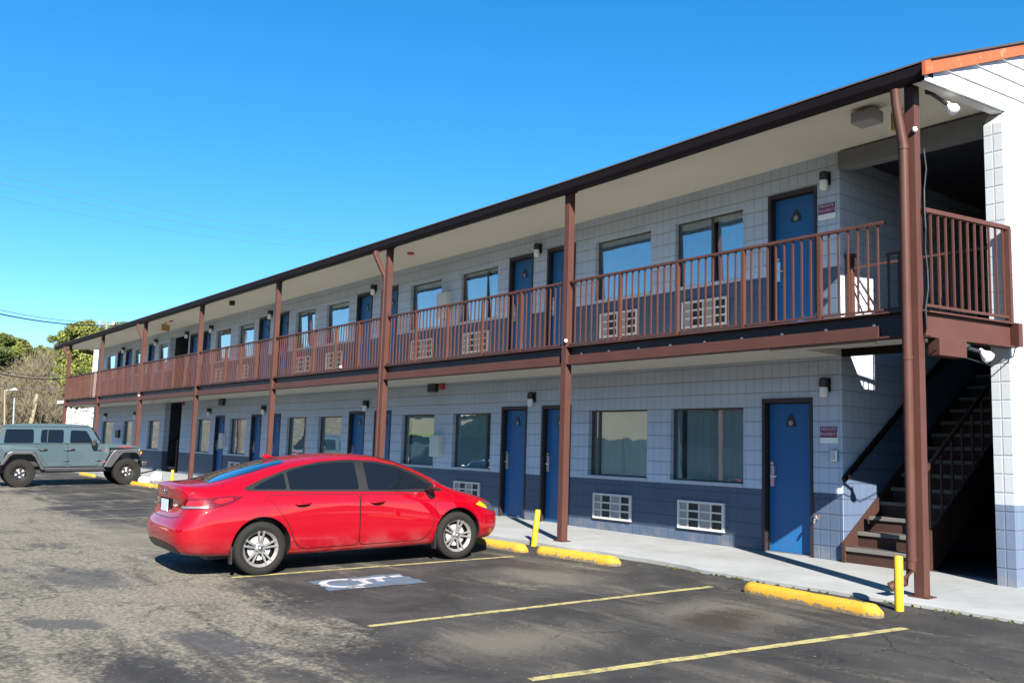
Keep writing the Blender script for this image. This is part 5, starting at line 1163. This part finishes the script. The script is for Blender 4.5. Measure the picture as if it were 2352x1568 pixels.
def pine_parts(h, seed, width, low=0.25, n_br=46):
    r_ = random.Random(seed); b = MB(); pts = [(0.1 * math.sin(k) * k * 0.15, 0.1 * math.cos(k * 1.7) * k * 0.15, h * k / 7 - (0.4 if k == 0 else 0)) for k in range(8)]
    b.tube(pts, h * 0.017, 8, 0.03); cs, rs = [], []
    for k in range(n_br):
        f = low + (1 - low) * (k + r_.random()) / n_br; a = r_.random() * 6.283; prof = math.sin(min(1, (1.04 - f) / (1.04 - low) * 1.25) * math.pi / 2) ** 0.8
        L = width * prof * r_.uniform(0.55, 1.1); z = h * f; p0 = Vector((0, 0, z)); p1 = p0 + Vector((math.cos(a) * L, math.sin(a) * L, L * r_.uniform(0.05, 0.4))); b.tube([p0, p0.lerp(p1, .5) + Vector((0, 0, .05 * L)), p1], 0.035 * h / 10, 5, 0.01)
        for t in (0.5, 0.78, 1.0):
            if t == 0.5 and r_.random() < 0.45: continue
            cs.append(tuple(p0.lerp(p1, t) + Vector((r_.uniform(-.2, .2), r_.uniform(-.2, .2), r_.uniform(0, .3))))); rs.append(width * r_.uniform(0.12, 0.24))
    cs.append((0, 0, h * 0.98)); rs.append(width * 0.2)
    return b, cs, rs
def bare_tree_mesh(h, seed, spread=0.55, depth=5):
    r_ = random.Random(seed); b = MB()
    def grow(p, d, L, rad, lev):
        q = p + d * L * 0.5 + Vector((r_.uniform(-.06, .06), r_.uniform(-.06, .06), 0)) * L; e = p + d * L
        b.tube([p, q, e], [rad, rad * .85, rad * .7], 5 if lev < 2 else 3, caps=False)
        if lev >= depth: return
        for k in range(3 if lev in (1, 2, 3) else 2 if lev else 4):
            ax = Vector((r_.gauss(0, 1), r_.gauss(0, 1), r_.gauss(0, 1))).normalized(); nd = (d + ax * spread * r_.uniform(.6, 1.4) + Vector((0, 0, .14))).normalized()
            grow(p.lerp(e, r_.uniform(.55, 1.0)), nd, L * r_.uniform(.60, .86), max(.012, rad * .56), lev + 1)
    grow(Vector((0, 0, -.3)), Vector((r_.uniform(-.05, .05), r_.uniform(-.05, .05), 1)).normalized(), h * .34, h * .018, 0); return b
def place_tree(name, label, group, u, dist, vtop, kind, seed, width=None, mat='pine', crown_low=0.25):
    top = ray_pt(u, vtop, dist); g = on_ground(top); h = max(2.5, top.z - g.z); t = thing(name, label, 'tree', tuple(g), random.Random(seed).random() * 6, group)
    if kind == 'pine':
        b, cs, rs = pine_parts(h, seed, width or h * 0.24, crown_low); b.build('trunk', M['bark'], t); me = leaf_cards(cs, rs, 190, 0.085, 0.75, seed, 2.0); me.materials.append(M[mat]); o = bpy.data.objects.new('crown', me); COL.objects.link(o); o.parent = t
    else:
        b = bare_tree_mesh(h, seed, 0.62 if kind == 'wide' else .48, 5); b.build('branches', M['twig'], t, fix=False)
    return t
pl = 'tall green pine in the row of pines topping the slope'
for i, (u, d_, v, w, mt) in enumerate([(-25, 80, 772, 2.3, 'pine_dark'), (8, 84, 778, 2.0, 'pine'), (40, 90, 788, 1.9, 'pine'), (150, 92, 772, 2.4, 'pine'), (178, 86, 756, 2.3, 'pine'), (205, 90, 748, 2.4, 'pine'), (228, 84, 768, 2.2, 'pine'), (252, 90, 760, 2.5, 'pine_dark'), (-60, 86, 765, 2.6, 'pine'), (285, 88, 752, 2.5, 'pine'), (320, 92, 760, 2.4, 'pine')]):
    place_tree('pine_tree', pl, 'pines on the slope', u, d_, v, 'pine', 20 + i, w, mt, 0.5 if u < 60 else 0.25)
pm = 'lower green pine standing before the row of tall pines'
for i, (u, d_, v, w, mt) in enumerate([(170, 70, 812, 1.7, 'pine'), (198, 66, 824, 1.8, 'pine'), (216, 64, 838, 1.4, 'pine'), (235, 70, 815, 1.8, 'pine')]):
    place_tree('pine_tree', pm, 'pines standing low on the slope', u, d_, v, 'pine', 50 + i, w, mt, 0.08)
bl = 'leafless grey-brown tree in the thicket on the slope'
for i, (u, d_, v) in enumerate([(60, 84, 778), (85, 85, 772), (112, 86, 768), (138, 84, 770), (98, 80, 780), (125, 79, 782), (72, 78, 792), (150, 80, 778), (45, 74, 806), (25, 75, 822), (88, 71, 815), (118, 72, 806), (145, 72, 802), (60, 68, 845), (5, 68, 880), (105, 66, 850), (140, 66, 835), (165, 70, 820), (35, 66, 860), (80, 63, 885), (125, 62, 880), (160, 63, 868), (185, 66, 850), (15, 62, 905), (205, 66, 860), (8, 72, 825), (30, 71, 815), (-12, 70, 830), (20, 67, 840), (50, 66, 838), (70, 69, 818), (-4, 64, 868), (42, 63, 872), (135, 69, 812), (112, 64, 860)]):
    place_tree('bare_tree', bl, 'bare trees on the slope', u, d_, v, 'wide', 90 + i)
sc_c, sc_r = [], []
for k in range(420):
    u = random.uniform(-60, 260); d_ = random.uniform(56, 100); p = on_ground(ray_pt(u, 950, d_)); sc_c.append((p.x, p.y, p.z + random.uniform(0.1, 1.5))); sc_r.append(random.uniform(0.5, 1.3))
me = leaf_cards(sc_c, sc_r, 90, 0.085, 0.9, 5, 2.6); me.materials.append(M['scrub']); o = bpy.data.objects.new('undergrowth', me); COL.objects.link(o); o['kind'] = 'stuff'
sc_c, sc_r = [], []
for k in range(640):
    u = random.uniform(-70, 270); d_ = random.uniform(68, 99); p = on_ground(ray_pt(u, 900, d_)); hh = random.uniform(0.5, 5.2 if d_ < 86 else 2.6) * (0.6 + 0.4 * math.sin(u * 0.05) ** 2); sc_c.append((p.x, p.y, p.z + hh)); sc_r.append(random.uniform(0.8, 1.9))
me = leaf_cards(sc_c, sc_r, 110, 0.075, 0.9, 15, 3.2); me.materials.append(M['olive_scrub']); o = bpy.data.objects.new('wooded_thicket', me); COL.objects.link(o); o['kind'] = 'stuff'
# weeds along the kerb
wc, wr = [], []
for k in range(70):
    x = random.choice([random.uniform(0.4, 3.0), random.uniform(-2.2, 0.5), random.uniform(-3.2, -1.5)]); wc.append((x, -0.385 + random.uniform(-.03, .01), lot_z(x) + 0.005)); wr.append(random.uniform(0.008, 0.026))
me = leaf_cards(wc, wr, 14, 0.012, 0.7, 8, 2.0); me.materials.append(M['weed']); o = bpy.data.objects.new('kerb_weeds', me); COL.objects.link(o); o['kind'] = 'stuff'
